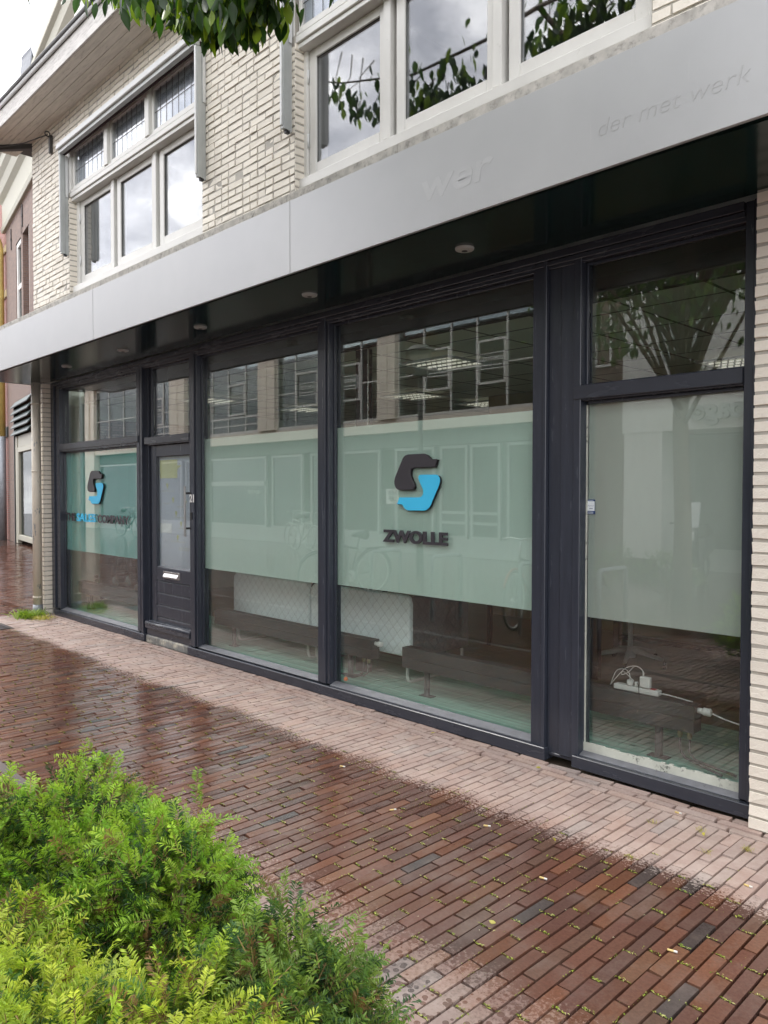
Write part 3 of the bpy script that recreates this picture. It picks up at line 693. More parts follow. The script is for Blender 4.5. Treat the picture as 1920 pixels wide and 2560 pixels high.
pt.box(-2.387, -2.378, YG-.012, YG-.004, .10, 2.10); pt.build('putty_bead', M['putty'], SF)
pt = MB(); pt.box(-4.614, -4.607, YG-.012, YG-.004, .11, 2.9); pt.box(-6.592, -6.588, YG-.012, YG-.004, .11, 2.9); pt.build('glazing_seal', M['filmB'], SF)
# beads round the panes
bd = MB()
for a, b, c, d in ((-9.97, -7.85, .11, 2.106), (-9.97, -7.85, 2.20, 2.905), (-7.60, -6.735, 2.17, 2.905), (-6.595, -4.755, .11, 2.905), (-4.615, -2.715, .11, 2.905), (-2.385, -1.485, 2.212, 2.905), (-2.385, -1.485, .12, 2.12)):
    w = .018
    bd.box(a, a+w*.8, YG-.028, YG-.003, c, d) if a != -2.385 or c > 1 else None
    bd.box(b-w*.8, b, YG-.028, YG-.003, c, d); bd.box(a+w, b-w, YG-.028, YG-.003, d-w, d)
bd.build('glazing_bead', M['frame'], SF, bevel=.002)
def pane(name, a, b, c, d, film=None):
    o = MB().box(a+.001, b-.001, YG, YG+.008, c+.001, d-.001).build(name, M['glass'], SF)
    if film:
        mat, z0, z1 = film
        MB().box(a+.004, b-.004, YG+.0095, YG+.0125, z0, z1).build('frosted_film', M[mat], o)
    return o
pane('window_pane', -9.97, -7.85, .10, 2.106, ('filmA', .855, 2.10)); pane('window_pane', -9.97, -7.85, 2.20, 2.905)
pane('window_pane', -7.60, -6.735, 2.17, 2.905)
pane('window_pane', -6.595, -4.755, .10, 2.905, ('filmB', .855, 2.11)); pane('window_pane', -4.615, -2.715, .10, 2.905, ('filmB', .868, 2.10))
pane('window_pane', -2.385, -1.485, 2.212, 2.905); pane('window_pane', -2.385, -1.485, .10, 2.12, ('filmD', .875, 2.115))
# door
DR = thing('shop_door', 'narrow charcoal panelled door with frosted pane between the left window and the centre windows', 'door')
YD = Y0+.045
d_ = MB(); d_.box(-7.60, -7.50, YD, YD+.05, .15, 2.085); d_.box(-6.80, -6.737, YD, YD+.05, .15, 2.085); d_.box(-7.50, -6.80, YD, YD+.05, 1.965, 2.085)
d_.box(-7.50, -6.80, YD, YD+.05, .668, .803)
for a, b in ((.540, .658), (.413, .531), (.285, .404), (.215, .276)): d_.box(-7.50, -6.80, YD+.003, YD+.05, a, b)
d_.box(-7.51, -6.79, YD+.03, YD+.049, .2, .8)
d_.build('door_leaf', M['frame'], DR, bevel=.005)
gz = MB()
for z in (.658, .531, .404, .276): gz.add([(-7.50, YD+.004, z), (-6.80, YD+.004, z), (-6.80, YD+.026, z+.009), (-7.50, YD+.026, z+.009)], [(0, 1, 2, 3)])
gz.add([(-7.50, YD+.002, .805), (-6.80, YD+.002, .805), (-6.80, YD+.03, .818), (-7.50, YD+.03, .818)], [(0, 1, 2, 3)])
gz.build('groove_ledge', M['sill'], DR)
dp = MB().box(-7.50, -6.80, YD+.03, YD+.036, .805, 1.964).build('door_pane', M['glass'], DR)
MB().box(-7.499, -6.801, YD+.0375, YD+.040, .806, 1.963).build('frosted_film', M['filmdoor'], dp)
# faint printing seen through the pane (reversed: it is read from inside)
pr = MB(); yp = YD+.0366
pr.box(-7.485, -7.12, yp, yp+.0006, 1.74, 1.93); pr.prism([(-7.12, 1.87), (-7.04, 1.865), (-7.12, 1.83)], yp, yp+.0006); pr.build('poster_print', M['yellow'], dp)
pp = MB()
for x, z in ((-7.33, 1.67), (-7.21, 1.525), (-6.96, 1.50), (-7.15, 1.385), (-7.05, 1.28), (-7.12, 1.14)):
    poly = [(x+.022*cos(a), z+.018*sin(a)) for a in np.linspace(-.5, pi+.5, 12)]+[(x, z-.045)]; pp.prism(poly, yp, yp+.0006)
pp.build('map_pin', M['yellow'], dp)
pq = MB(); pq.box(-7.48, -7.24, yp, yp+.0006, 1.17, 1.27)
for x, z, w in ((-7.45, 1.60, .26), (-7.40, 1.47, .15), (-7.15, 1.44, .16), (-7.20, 1.33, .22), (-7.10, 1.22, .2), (-7.26, 1.08, .28), (-7.1, 1.02, .26), (-7.1, 1.00, .2), (-7.47, 1.945, .6)):
    t_ = x
    while t_ < x+w: pq.box(t_, t_+.014, yp, yp+.0006, z, z+.013); t_ += .019
pq.build('poster_print', M['paleprint'], dp)
lb = MB(); lb.frame(-7.345, -7.010, .702, .775, .010, YD-.008, YD+.002); lb.box(-7.335, -7.02, YD-.004, YD+.002, .712, .765)
lp = lb.build('letter_plate', M['steel'], DR, bevel=.002)
MB().add([(-7.325, YD-.006, .752), (-7.035, YD-.006, .752), (-7.035, YD-.026, .722), (-7.325, YD-.026, .722), (-7.325, YD-.005, .742), (-7.035, YD-.005, .742), (-7.035, YD-.024, .718), (-7.325, YD-.024, .718)],
         [(0, 1, 2, 3), (7, 6, 5, 4), (0, 4, 5, 1), (1, 5, 6, 2), (2, 6, 7, 3), (3, 7, 4, 0)]).build('flap', M['steel'], lp)
wb = MB()
wb.tube([(-7.66, Y0+.015, .20), (-6.74, Y0+.015, .20)], .030, 14); wb.box(-7.66, -6.74, Y0-.012, YD+.04, .150, .195); wb.box(-7.62, -6.74, Y0+.01, YD+.03, .222, .232)
wb.build('weather_bar', M['frameh'], DR, bevel=.003)
th = MB(); th.box(-7.66, -6.735, Y0+.012, YD+.1, .075, .148); th.build('threshold', M['frameh'], DR, bevel=.003)
stn = MB(); stn.box(-7.655, -6.757, 3.855, YD+.1, -.01, .073); stn.build('doorstep', M['stone'], DR, bevel=.008)
hb = MB(); hb.box(-6.752, -6.728, 3.802, 3.820, 1.162, 1.652); hh_ = hb.build('pull_handle', M['steel'], DR, bevel=.004)
hb = MB(); hb.tube([(-6.735, 3.815, 1.585), (-6.735, 3.86, 1.585), (-6.70, 3.875, 1.585)], .010, 8); hb.tube([(-6.735, 3.815, 1.242), (-6.735, 3.86, 1.242), (-6.70, 3.875, 1.242)], .010, 8); hb.build('standoff', M['black'], hh_)
lk = MB(); lk.box(-6.70, -6.66, Y0-.022, Y0+.001, 1.33, 1.40); lk.build('lock_plate', M['black'], DR, bevel=.004)
hn = thing('house_number', 'small white house number 21 on the door post beside the long handle', 'house number')
text_mesh('digits', '21', .105, M['wletter'], hn, (-6.712, Y0-.0150, 1.50), FR, .001, .003, sx=.95)

# ------------------------------------------------------------------ signs on the glass
dark_p = [(660,310),(880,298),(905,303),(930,318),(955,342),(985,376),(1066,374),(1035,480),(745,490),(720,500),(703,520),(696,548),(697,600),(720,660),(746,715),(753,755),(742,785),(720,798),(540,798),(512,790),(488,762),(476,720),(474,685),(484,630),(580,390),(596,355),(625,325)]
cyan_p = [(545,904),(820,903),(848,893),(866,870),(874,838),(870,795),(812,665),(806,625),(815,602),(840,590),(1045,588),(1075,598),(1095,628),(1102,665),(1098,700),(1085,745),(975,1010),(950,1050),(920,1078),(885,1088),(660,1085),(632,1072),(612,1050),(592,1018),(575,1000),(510,998)]
def crop2w(u, v):
    px, py = 900+u/5.53, 1080+v/5.53; dx, dy = (px-960)/1923, (py-1280)/1923
    r = Matrix((rt2, dn2, fw)).transposed() @ Vector((dx, dy, 1)); t = (YG-.02)/r.y; return (r.x*t, EYE+r.z*t)
CX, CZ = -3.735, 1.668
dark_w = [(a-CX, b-CZ) for a, b in (crop2w(*q) for q in dark_p)]; cyan_w = [(a-CX, b-CZ) for a, b in (crop2w(*q) for q in cyan_p)]
def emblem(parent, x, z):
    o = MB().prism([(a+x, b+z) for a, b in dark_w], YG-.022, YG-.0145).build('emblem_half', M['anth'], parent, bevel=.0015)
    MB().prism([(a+x+.004, b+z-.004) for a, b in dark_w], YG-.0143, YG-.001).build('edge', M['black'], o)
    o = MB().prism([(a+x, b+z) for a, b in cyan_w], YG-.022, YG-.0145).build('emblem_half', M['cyan'], parent, bevel=.0015)
    MB().prism([(a+x+.004, b+z-.004) for a, b in cyan_w], YG-.0143, YG-.001).build('edge', M['black'], o)
s1 = thing('logo_sign', 'raised dark grey and cyan S emblem above ZWOLLE on the mint film', 'sign', group='emblem signs on the shop windows'); emblem(s1, CX, CZ)
s2 = thing('logo_sign', 'raised dark grey and cyan S emblem above THE SALES COMPANY on the teal film', 'sign', group='emblem signs on the shop windows'); emblem(s2, -9.045, 1.652)
def fit_text(name, s, x0, x1, z0, h, mat, parent, bold, shear=0, ex=.004, space=1.0):
    o = text_mesh(name, s, h/.70, mat, parent, (x0, YG-.014, z0), FR, ex, bold, shear=shear, space=space)
    xs_ = [v.co.x for v in o.data.vertices]; zs_ = [v.co.y for v in o.data.vertices]; w = max(xs_)-min(xs_)
    sx = (x1-x0)/w; sy = h/(max(zs_)-min(zs_)); o.scale = (sx, sy, 1); o.location.x = x0-min(xs_)*sx; o.location.z = z0-min(zs_)*sy; return o
fit_text('lettering', 'ZWOLLE', -4.068, -3.440, 1.233, .092, M['anth'], s1, .0052, ex=.007)
fit_text('lettering', 'THE', -9.945, -9.64, 1.230, .100, M['anth'], s2, .0042, ex=.003)
fit_text('lettering', 'SALES', -9.60, -9.045, 1.230, .100, M['cyan'], s2, .003, ex=.003)
fit_text('lettering', 'COMPANY', -8.985, -8.165, 1.228, .098, M['anth'], s2, .0042, ex=.003)
stk = thing('window_sticker', 'small blue and white sticker at the left edge of the rightmost shop window', 'sticker')
MB().box(-2.383, -2.332, YG-.0012, YG-.0004, 1.473, 1.557).build('backing', M['blue'], stk); MB().box(-2.381, -2.334, YG-.0018, YG-.0013, 1.492, 1.547).build('white_field', M['pale'], stk)
sc_ = MB(); sc_.tube([(-2.378, YG-.0022, 1.518), (-2.372, YG-.0022, 1.524), (-2.366, YG-.0022, 1.517), (-2.359, YG-.0022, 1.523), (-2.351, YG-.0022, 1.519), (-2.340, YG-.0022, 1.522)], .0009, 5)
sc_.box(-2.368, -2.346, YG-.0022, YG-.0019, 1.503, 1.506); sc_.build('script_mark', M['blue'], stk)
sc_ = MB()
for z in (1.485, 1.480, 1.476, 1.551): sc_.box(-2.375, -2.342, YG-.0018, YG-.0013, z, z+.0018)
sc_.build('small_print', M['pale'], stk)

# ------------------------------------------------------------------ interior
YI = D2+.004
def st_(name, mat, *boxes):
    b = MB()
    for x in boxes: b.box(*x)
    return b.build(name, M[mat], kind='structure')
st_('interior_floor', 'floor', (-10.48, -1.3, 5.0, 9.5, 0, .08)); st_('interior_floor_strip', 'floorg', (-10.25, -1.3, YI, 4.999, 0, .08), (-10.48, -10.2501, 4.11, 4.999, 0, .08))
st_('interior_ceiling', 'ceil', (-10.48, -1.3, 4.35, 9.5, 2.80, 2.9)); st_('ceiling_bulkhead', 'indark', (-10.25, -1.3, 4.30, 4.349, 2.79, 2.98), (-10.25, -1.3, YI, 4.299, 2.93, 2.98))
st_('interior_wall', 'inwall', (-10.48, -1.3, 9.5, 9.6, 0, 3), (-10.53, -10.481, 4.11, 9.5, .0, 3.0)); st_('interior_side_wall', 'inbrown', (-1.299, -1.22, YI, 9.5, .08, 3.0))
st_('rear_partition', 'inbrown', (-6.0, -1.31, 7.6, 7.68, .081, 2.79), )
# brick pier inside the far end + plastered screen
pw_ = thing('white_screen', 'pale plastered wall panel at the far end inside the left window', 'wall panel')
MB().box(-10.478, -10.45, 4.155, 4.586, .12, 2.78).build('panel', M['inwall'], pw_, bevel=.004)
sk = thing('wall_socket', 'cream double socket on the pale wall panel behind the left window', 'socket')
MB().box(-10.449, -10.44, 4.497, 4.565, .335, .452).build('plate', M['plastic'], sk, bevel=.003)
b_ = MB(); b_.disc((-10.4395, 4.531, .421), .024, .004, 20, 'x'); b_.disc((-10.4395, 4.531, .366), .024, .004, 20, 'x'); b_.build('outlet', M['black'], sk)
ph = thing('photo_panel', 'large printed photo of legs in white sneakers on street paving inside the left window', 'poster')
MB().box(-10.478, -10.46, 4.59, 6.0, .10, 2.6).build('print', M['photo'], ph)
def yprism(poly, x0, x1, nm, mat):
    n = len(poly); m = MB(); m.add([(x0, y, z) for y, z in poly]+[(x1, y, z) for y, z in poly], [tuple(range(n)), tuple(range(2*n-1, n-1, -1))]+[(i, i+n, (i+1) % n+n, (i+1) % n) for i in range(n)]); return m.build(nm, M[mat], ph)
yprism([(4.595, .09), (4.70, .11), (4.725, .30), (4.76, .62), (4.775, 1.4), (4.595, 1.4)], -10.459, -10.457, 'dark_figure', 'indark')
for y, z in ((4.79, .405), (4.985, .392), (5.12, .262)):
    yprism([(y-.012, z-.03), (y+.030, z-.03), (y+.034, z+.12), (y+.062, z+.30), (y+.075, 1.3), (y-.01, 1.3), (y-.006, z+.28), (y-.004, z+.1)], -10.459, -10.457, 'printed_leg', 'indark')
    yprism([(y-.018, z-.01), (y+.018, z+.005), (y+.036, z-.06), (y+.062, z-.125), (y+.055, z-.148), (y+.022, z-.142), (y-.010, z-.10), (y-.030, z-.065)], -10.4565, -10.455, 'printed_shoe', 'pale')
# low radiators
def radiator(x0, x1, leg_xs, label, valve=None, pipes=None):
    t = thing('low_radiator', label, 'radiator', (0, 0, 0), group='low charcoal radiators behind the shop windows')
    b = MB(); b.box(x0, x1, 4.13, 4.225, .272, .345); b.box(x0, x1, 4.131, 4.225, .349, .425); b.box(x0+.004, x1-.004, 4.137, 4.22, .344, .350)
    for i in range(int((x1-x0)/.02)-1): b.box(x0+.02*i+.012, x0+.02*i+.020, 4.145, 4.212, .425, .4285)
    b.build('casing', M['rad'], t, bevel=.0025)
    for lx in leg_xs:
        l_ = MB(); l_.box(lx-.018, lx+.018, 4.165, 4.195, .081, .272); l_.box(lx-.06, lx+.06, 4.15, 4.215, .081, .086); l_.box(lx-.07, lx+.07, 4.15, 4.2, .262, .271); l_.build('leg', M['rad'], t, bevel=.002)
    if pipes:
        for k, dx in enumerate((0, .055)):
            px = pipes+dx
            b = MB(); b.tube([(px, 4.18, .272), (px, 4.18, .225)], .012, 10); b.disc((px, 4.18, .238), .016, .014, 6); b.build('valve', M['brass'], t)
            e_ = .35*k
            b = MB(); sgn = 1 if pipes > -3 or pipes < -9 else -1
            b.tube([(px, 4.18, .225), (px, 4.18, .17-.02*k), (px+sgn*.012, 4.175, .14), (px+sgn*.04, 4.165, .118), (px+sgn*.28, 4.12-.05*(1-k), .105)], .0075, 8); b.build('pipe', M['rad'], t)
    if valve:
        b = MB(); b.tube([(valve, 4.18, .395), (valve+.03, 4.18, .395)], .016, 12); b.tube([(valve+.028, 4.18, .395), (valve+.034, 4.18, .395), (valve+.07, 4.18, .395), (valve+.076, 4.18, .395)], [.017, .022, .021, .014], 14)
        b.build('thermostat_knob', M['plastic'], t)
    return t
radiator(-10.08, -7.9, (-9.79, -8.2), 'long low radiator behind the left window in front of the printed photo', pipes=-9.93)
radiator(-6.73, -4.425, (-6.45, -4.72), 'long low radiator before the pale quilted bench, cream knob at its end', -4.425, -4.56)
radiator(-4.08, -2.55, (-3.865, -2.8), 'low radiator starting in front of the dark quilted bench side, right of the cream knob')
rd = radiator(-3.0+.45, -1.83, (-2.055,), 'low radiator in the rightmost window with a white power strip on it', -1.83, -1.93)
# quilted benches seen from behind
def rounded(x0, x1, z0, z1, r, n=7):
    pts = [(x0, z0), (x1, z0)]
    for a in np.linspace(0, pi/2, n): pts.append((x1-r+r*cos(a), z1-r+r*sin(a)))
    for a in np.linspace(pi/2, pi, n): pts.append((x0+r+r*cos(a), z1-r+r*sin(a)))
    return pts
def bench(x0, x1, label):
    t = thing('quilted_bench', label, 'bench', group='quilted benches behind the centre windows')
    MB().prism(rounded(x0, x1, .30, .785, .07), 4.30, 4.36).build('backrest', M['quilt'], t, bevel=.018, seg=2)
    MB().box(x0+.01, x1-.01, 4.362, 5.02, .36, .50).build('seat', M['quilt'], t, bevel=.03, seg=2)
    sd_ = MB(); poly = rounded(4.33, 5.02, .29, .78, .06)
    n = len(poly)
    for xx in (x0, x1-.03):
        sd_.add([(xx+.032, y, z) for y, z in poly]+[(xx+.002, y, z) for y, z in poly], [tuple(range(n)), tuple(range(2*n-1, n-1, -1))]+[(i, i+n, (i+1) % n+n, (i+1) % n) for i in range(n)])
    sd_.build('side_panel', M['quiltd'], t, bevel=.01)
    for xx in (x0+.05, x1-.05):
        MB().tube([(xx, 4.33, .34), (xx, 4.33, .14), (xx, 4.345, .105), (xx, 4.38, .096), (xx, 4.94, .096), (xx, 4.975, .105), (xx, 4.99, .14), (xx, 4.99, .34)], .014, 10).build('tube_leg', M['chrome'], t)
    return t
bench(-6.655, -5.425, 'pale quilted bench seen from behind, left one of the pair'); bench(-5.40, -4.165, 'quilted bench with dark side panel, right one of the pair')
# back bits of the room seen under the film
dk = thing('desk', 'dark desk with light wooden top edge behind the quilted benches', 'desk')
b_ = MB(); b_.box(-6.3, -4.7, 5.3, 6.1, .76, .79); b_.build('desktop', M['ply'], dk, bevel=.004)
for x in (-6.25, -4.75):
    for y in (5.35, 6.05): MB().box(x-.02, x+.02, y-.02, y+.02, .081, .76).build('leg', M['black'], dk)
ac = thing('armchair', 'cream easy chair with a dark cushion in the room behind the left bench', 'armchair', (-7.9, 5.9, .08), radians(25))
b_ = MB(); b_.box(-.35, .35, -.3, .3, .18, .38); b_.build('seat', M['cream'], ac, bevel=.06, seg=3)
b_ = MB(); b_.prism(rounded(-.35, .35, .2, .9, .18), .22, .34); b_.build('backrest', M['cream'], ac, bevel=.03, seg=2)
b_ = MB(); b_.box(-.3, .3, -.36, -.1, .385, .50); b_.build('cushion', M['indark'], ac, bevel=.05, seg=3)
for sx in (-.3, .3):
    for sy in (-.25, .25): MB().tube([(sx, sy, .18), (sx*1.05, sy*1.05, 0.002)], .015).build('leg', M['black'], ac)
pc_ = thing('screen_post', 'dark upright post standing behind the glass left of the right bench', 'post')
MB().box(-4.86, -4.72, 4.36, 4.42, .081, 2.79).build('post', M['indark'], pc_); MB().box(-4.715, -4.705, 4.36, 4.37, .081, 2.79).build('edge_trim', M['steel'], pc_)
# office chair base
oc = thing('office_chair', 'grey office chair on five castors behind the rightmost window', 'office chair', (-3.36, 6.28, .08), radians(22))
b_ = MB(); b_.disc((0, 0, .06), .045, .07, 16); b_.build('hub', M['greyp'], oc)
for i in range(5):
    a = 2*pi*i/5-.35; c, s = cos(a), sin(a)
    l_ = MB(); l_.tube([(0, 0, .125), (.12*c, .12*s, .115), (.30*c, .30*s, .075)], [.030, .024, .016], 8); l_.build('base_arm', M['greyp'], oc)
    w_ = MB(); w_.disc((.31*c-.012, .31*s, .03), .03, .012, 18, 'x'); w_.disc((.31*c+.004, .31*s, .03), .03, .012, 18, 'x'); w_.build('castor', M['black'], oc)
MB().tube([(0, 0, .12), (0, 0, .40)], .022, 12).build('gas_column', M['greyp'], oc)
MB().box(-.24, .24, -.24, .24, .40, .48).build('seat', M['indark'], oc, bevel=.04, seg=3)
MB().prism(rounded(-.22, .22, .55, 1.1, .08), .22, .27).build('backrest', M['indark'], oc, bevel=.02, seg=2)
MB().tube([(0, .1, .42), (0, .27, .46), (0, .285, .7)], .02, 8).build('back_stem', M['greyp'], oc)
ds = thing('dark_desk', 'black steel desk frame behind the rightmost window', 'desk')
for x, y in ((-3.28, 5.57), (-3.83, 6.9), (-2.0, 6.9)): MB().box(x-.03, x+.03, y-.03, y+.03, .081, .74).build('leg', M['black'], ds)
MB().box(-3.9, -1.9, 5.5, 6.95, .741, .77).build('desktop', M['indark'], ds); MB().box(-3.83, -2.0, 6.88, 6.92, .16, .2).build('rail', M['black'], ds)
# power strip with chargers and cables
ps = thing('power_strip', 'white power strip lying on the radiator in the rightmost window', 'power strip')
MB().box(-2.33, -2.05, 4.155, 4.205, .430, .462).build('body', M['plastic'], ps, bevel=.006, seg=2)
MB().box(-2.105, -2.075, 4.165, 4.19, .4625, .466).build('switch', M['red'], ps)
def cable(t, pts, r=.0022, mat='plastic', name='cable'):
    # Catmull-Rom through the points
    P = [Vector(p) for p in pts]; P = [P[0]]+P+[P[-1]]; out = []
    for i in range(1, len(P)-2):
        for k in range(8):
            u = k/8; out.append(.5*((2*P[i])+(-P[i-1]+P[i+1])*u+(2*P[i-1]-5*P[i]+4*P[i+1]-P[i+2])*u*u+(-P[i-1]+3*P[i]-3*P[i+1]+P[i+2])*u**3))
    out.append(P[-2]); return MB().tube(out, r, 6).build(name, M[mat], t)
cable(ps, [(-2.05, 4.18, .446), (-2.00, 4.18, .446), (-1.93, 4.19, .438), (-1.87, 4.20, .43)], .0035)
a1 = thing('charger_block', 'large square white charger plugged into the power strip', 'charger')
MB().box(-2.163, -2.100, 4.15, 4.18, .4685, .531).build('body', M['plastic'], a1, bevel=.006, seg=2); cable(a1, [(-2.15, 4.17, .53), (-2.155, 4.17, .565), (-2.20, 4.18, .58), (-2.27, 4.19, .555), (-2.33, 4.19, .49), (-2.37, 4.19, .44)])
cable(a1, [(-2.145, 4.17, .53), (-2.15, 4.17, .56), (-2.21, 4.19, .575), (-2.26, 4.2, .53), (-2.30, 4.2, .51), (-2.29, 4.2, .53), (-2.22, 4.19, .49)])
a2 = thing('charger_cube', 'small white phone charger cube at the left of the power strip', 'charger')
MB().box(-2.245, -2.212, 4.155, 4.185, .4635, .497).build('body', M['plastic'], a2, bevel=.005, seg=2); cable(a2, [(-2.232, 4.17, .497), (-2.235, 4.17, .53), (-2.27, 4.18, .55), (-2.33, 4.19, .53), (-2.37, 4.2, .45)])
a3 = thing('charger_plug', 'small round white plug between the two chargers on the power strip', 'plug')
MB().tube([(-2.19, 4.17, .4625), (-2.19, 4.17, .49)], .011, 12).build('body', M['plastic'], a3); cable(a3, [(-2.185, 4.165, .488), (-2.17, 4.155, .47), (-2.15, 4.125, .43), (-2.14, 4.12, .40)], .0025, 'black')
cc_ = thing('wall_cable', 'white cable running from the radiator valve to the right wall', 'cable'); cable(cc_, [(-1.75, 4.18, .392), (-1.68, 4.18, .375), (-1.55, 4.18, .355), (-1.31, 4.19, .31)], .004)
ba = thing('foam_ball', 'small orange ball lying on the sill at the left of the ZWOLLE window', 'ball')
bb = MB(); bb.tube([(-4.53+.018*cos(a)*-1, 3.966, .100+.0) for a in (0,)]+[(-4.53, 3.966, .1)], .001) if False else None
sp_ = bpy.data.meshes.new('ball'); import bmesh
bm = bmesh.new(); bmesh.ops.create_icosphere(bm, subdivisions=3, radius=.017); bm.to_mesh(sp_); bm.free()
for p_ in sp_.polygons: p_.use_smooth = True
sp_.materials.append(M['orange']); so_ = bpy.data.objects.new('ball_body', sp_); COL.objects.link(so_); so_.parent = ba; so_.location = (-4.535, 3.963, .128)
# ceiling luminaires
def luminaire(x, y, label):
    t = thing('ceiling_luminaire', label, 'ceiling light', (x, y, 2.755), group='louvred ceiling lights')
    MB().frame(-.3, .3, -.3, .3, .02, -.012, 0).build('tray', M['alu'], t) if False else None
    b = MB(); b.box(-.3, .3, -.3, -.28, -.02, -.001); b.box(-.3, .3, .28, .3, -.02, -.001); b.box(-.3, -.28, -.28, .28, -.02, -.001); b.box(.28, .3, -.28, .28, -.02, -.001); b.build('tray', M['alu'], t)
    for k_ in range(4):
        yy = -.21+.14*k_; b = MB()
        for j in range(9): b.box(-.27+.06*j, -.232+.06*j, yy-.008, yy+.008, -.010, .004)
        b.build('lit_louvre', M['tube'], t)
luminaire(-4.6, 5.2, 'lit louvred ceiling light nearest the ZWOLLE window'); luminaire(-6.4, 6.7, 'lit louvred ceiling light in the middle of the room'); luminaire(-6.3, 7.95, 'lit louvred ceiling light at the back of the room'); luminaire(-8.5, 6.7, 'lit louvred ceiling light above the left part of the room')
luminaire(-8.5, 5.2, 'lit louvred ceiling light above the left window'); luminaire(-2.7, 7.0, 'lit louvred ceiling light deep behind the rightmost window')

# ------------------------------------------------------------------ upper windows + sun screens
def upper_window(x0, label):
    """x0: left edge of the lower opening; opening 3.02 wide"""
    t = thing('upper_window', label, 'window', (x0, 0, 0), group='first floor windows')
    Wd = 3.03; yl, yu = 3.85, 3.765
    # lower fixed frame
    f = MB(); f.box(0.0, .075, yl, 4.0, 4.0, 5.09); f.box(Wd-.075, Wd, yl, 4.0, 4.0, 5.09); f.box(.075, Wd-.075, yl, 4.0, 4.0, 4.105)
    f.box(-.0, Wd, yl-.05, yl, 4.0, 4.075)
    for k_ in (1, 2): xm = .47-.48+k_*.976; f.box(xm-.035+.015, xm+.035+.015, yl, 4.0, 4.105, 5.09)
    f.build('frame', M['white'], t, bevel=.004)
    MB().box(0, Wd, yl-.035, 4.0, 3.96, 3.996).build('shadow_gap', M['black'], t)
    # transom
    tr = MB(); tr.box(-.06, Wd+.04, 3.79, 4.0, 5.09, 5.13); tr.box(-.07, Wd+.05, 3.772, 3.92, 5.13, 5.185); tr.build('transom', M['white'], t, bevel=.004)
    # sashes
    for k_ in range(3):
        a = .075+k_*.976; b = a+.90 if k_ < 2 else Wd-.075
        s = MB(); s.frame(a+.004, b-.004, 4.109, 5.086, .085, yl+.022, yl+.07, wb=.085, wt=.07)
        so = s.build('sash', M['white'], t, bevel=.004)
        MB().box(a+.085, b-.085, yl+.045, yl+.051, 4.19, 5.02).build('pane', M['glassup'], so)
        g = MB(); g.frame(a+.083, b-.083, 4.188, 5.022, .007, yl+.036, yl+.0445); g.build('seal', M['indark'], so)
        if k_ == 0:
            h = MB(); 
            for z in (4.33, 4.83): h.tube([(a+.002, yl+.012, z), (a+.002, yl+.012, z+.11)], .009, 8)
            h.build('hinge', M['alu'], so)
    # top lights
    u = MB(); u.box(-.06, .035, yu, 4.0, 5.185, 5.80); u.box(Wd-.10, Wd+.04, yu, 4.0, 5.185, 5.80); u.box(.035, Wd-.10, yu, 4.0, 5.705, 5.80); u.box(.035, Wd-.10, yu+.01, 4.0, 5.186, 5.215)
    for k_ in (1, 2): xm = .04+k_*.965; u.box(xm-.04, xm+.045, yu-.004, 4.0, 5.215, 5.705)
    u.build('top_frame', M['white'], t, bevel=.004)
    for k_ in range(3):
        a = .04+k_*.965+(.045 if k_ else 0); b = .04+(k_+1)*.965-.04 if k_ < 2 else Wd-.10
        s = MB(); s.frame(a+.003, b-.003, 5.218, 5.702, .04, yu+.03, yu+.065); so = s.build('top_sash', M['white'], t, bevel=.003)
        pa = MB().box(a+.04, b-.04, yu+.048, yu+.053, 5.255, 5.665).build('pane', M['glassup'], so)
        ld = MB(); n = 6
        for j in range(1, n+1): xx = a+.04+(b-a-.08)*j/(n+1); ld.box(xx-.0035, xx+.0035, yu+.0455, yu+.0475, 5.255, 5.665)
        ld.box(a+.04, b-.04, yu+.0448, yu+.047, 5.43, 5.437); ld.build('leading', M['dark'], so)
    return t
def curtains(x0):
    t = thing('curtain', 'pale grey net curtain behind the leaded top lights of the %s upper window' % ('left' if x0 < -6 else 'right'), 'curtain', group='net curtains behind the leaded lights')
    m = MB()
    for i in range(60): a = x0+2.95*i/60+.03; m.box(a, a+2.95/60, 3.842+.006*(i % 2), 3.856, 5.22, 5.70)
    m.build('cloth', pbr('grey_net', (.66, .69, .74), .9, var=.05), t)
curtains(-9.35); curtains(-4.945)
w1 = upper_window(-9.35, 'left first floor window with leaded top lights and awning box'); w2 = upper_window(-4.945, 'right first floor window reflecting tree branches and clouds')
# rooms behind them
for nm, a, b in (('upper_room_wall', -9.5, -6.1), ('upper_room_wall', -5.1, -1.7)):
    r = MB(); r.box(a, b, 6.0, 6.05, 3.6, 6.0); r.box(a-.05, a, 4.11, 6.0, 3.6, 6.0); r.box(b, b+.05, 4.11, 6.0, 3.6, 6.0); r.box(a, b, 4.11, 6.0, 3.6, 3.65); r.box(a, b, 4.11, 6.0, 5.95, 6.0)
    r.build(nm, pbr('dim_upper_room', (.22, .23, .24), .8), B)
def screen_rail(x, label):
    t = thing('screen_rail', label, 'awning rail', (x, 0, 0), group='awning side rails')
    b = MB(); b.box(-.012, .012, 3.655, 3.668, 4.475, 5.62); b.build('front_strip', M['alu'], t, bevel=.002)
    b = MB(); b.box(-.02, .018, 3.669, 3.715, 4.45, 5.62); b.box(-.02, .014, 3.717, 3.757, 4.44, 5.62); b.build('channel', M['alugrey'], t, bevel=.002)
    b = MB(); b.box(-.014, .014, 3.70, 3.735, 4.425, 4.45); b.build('end_stop', M['black'], t)
    b = MB(); b.box(.0185, .024, 3.722, 3.752, 5.13, 5.6); b.build('guide', M['alu'], t)
    return t
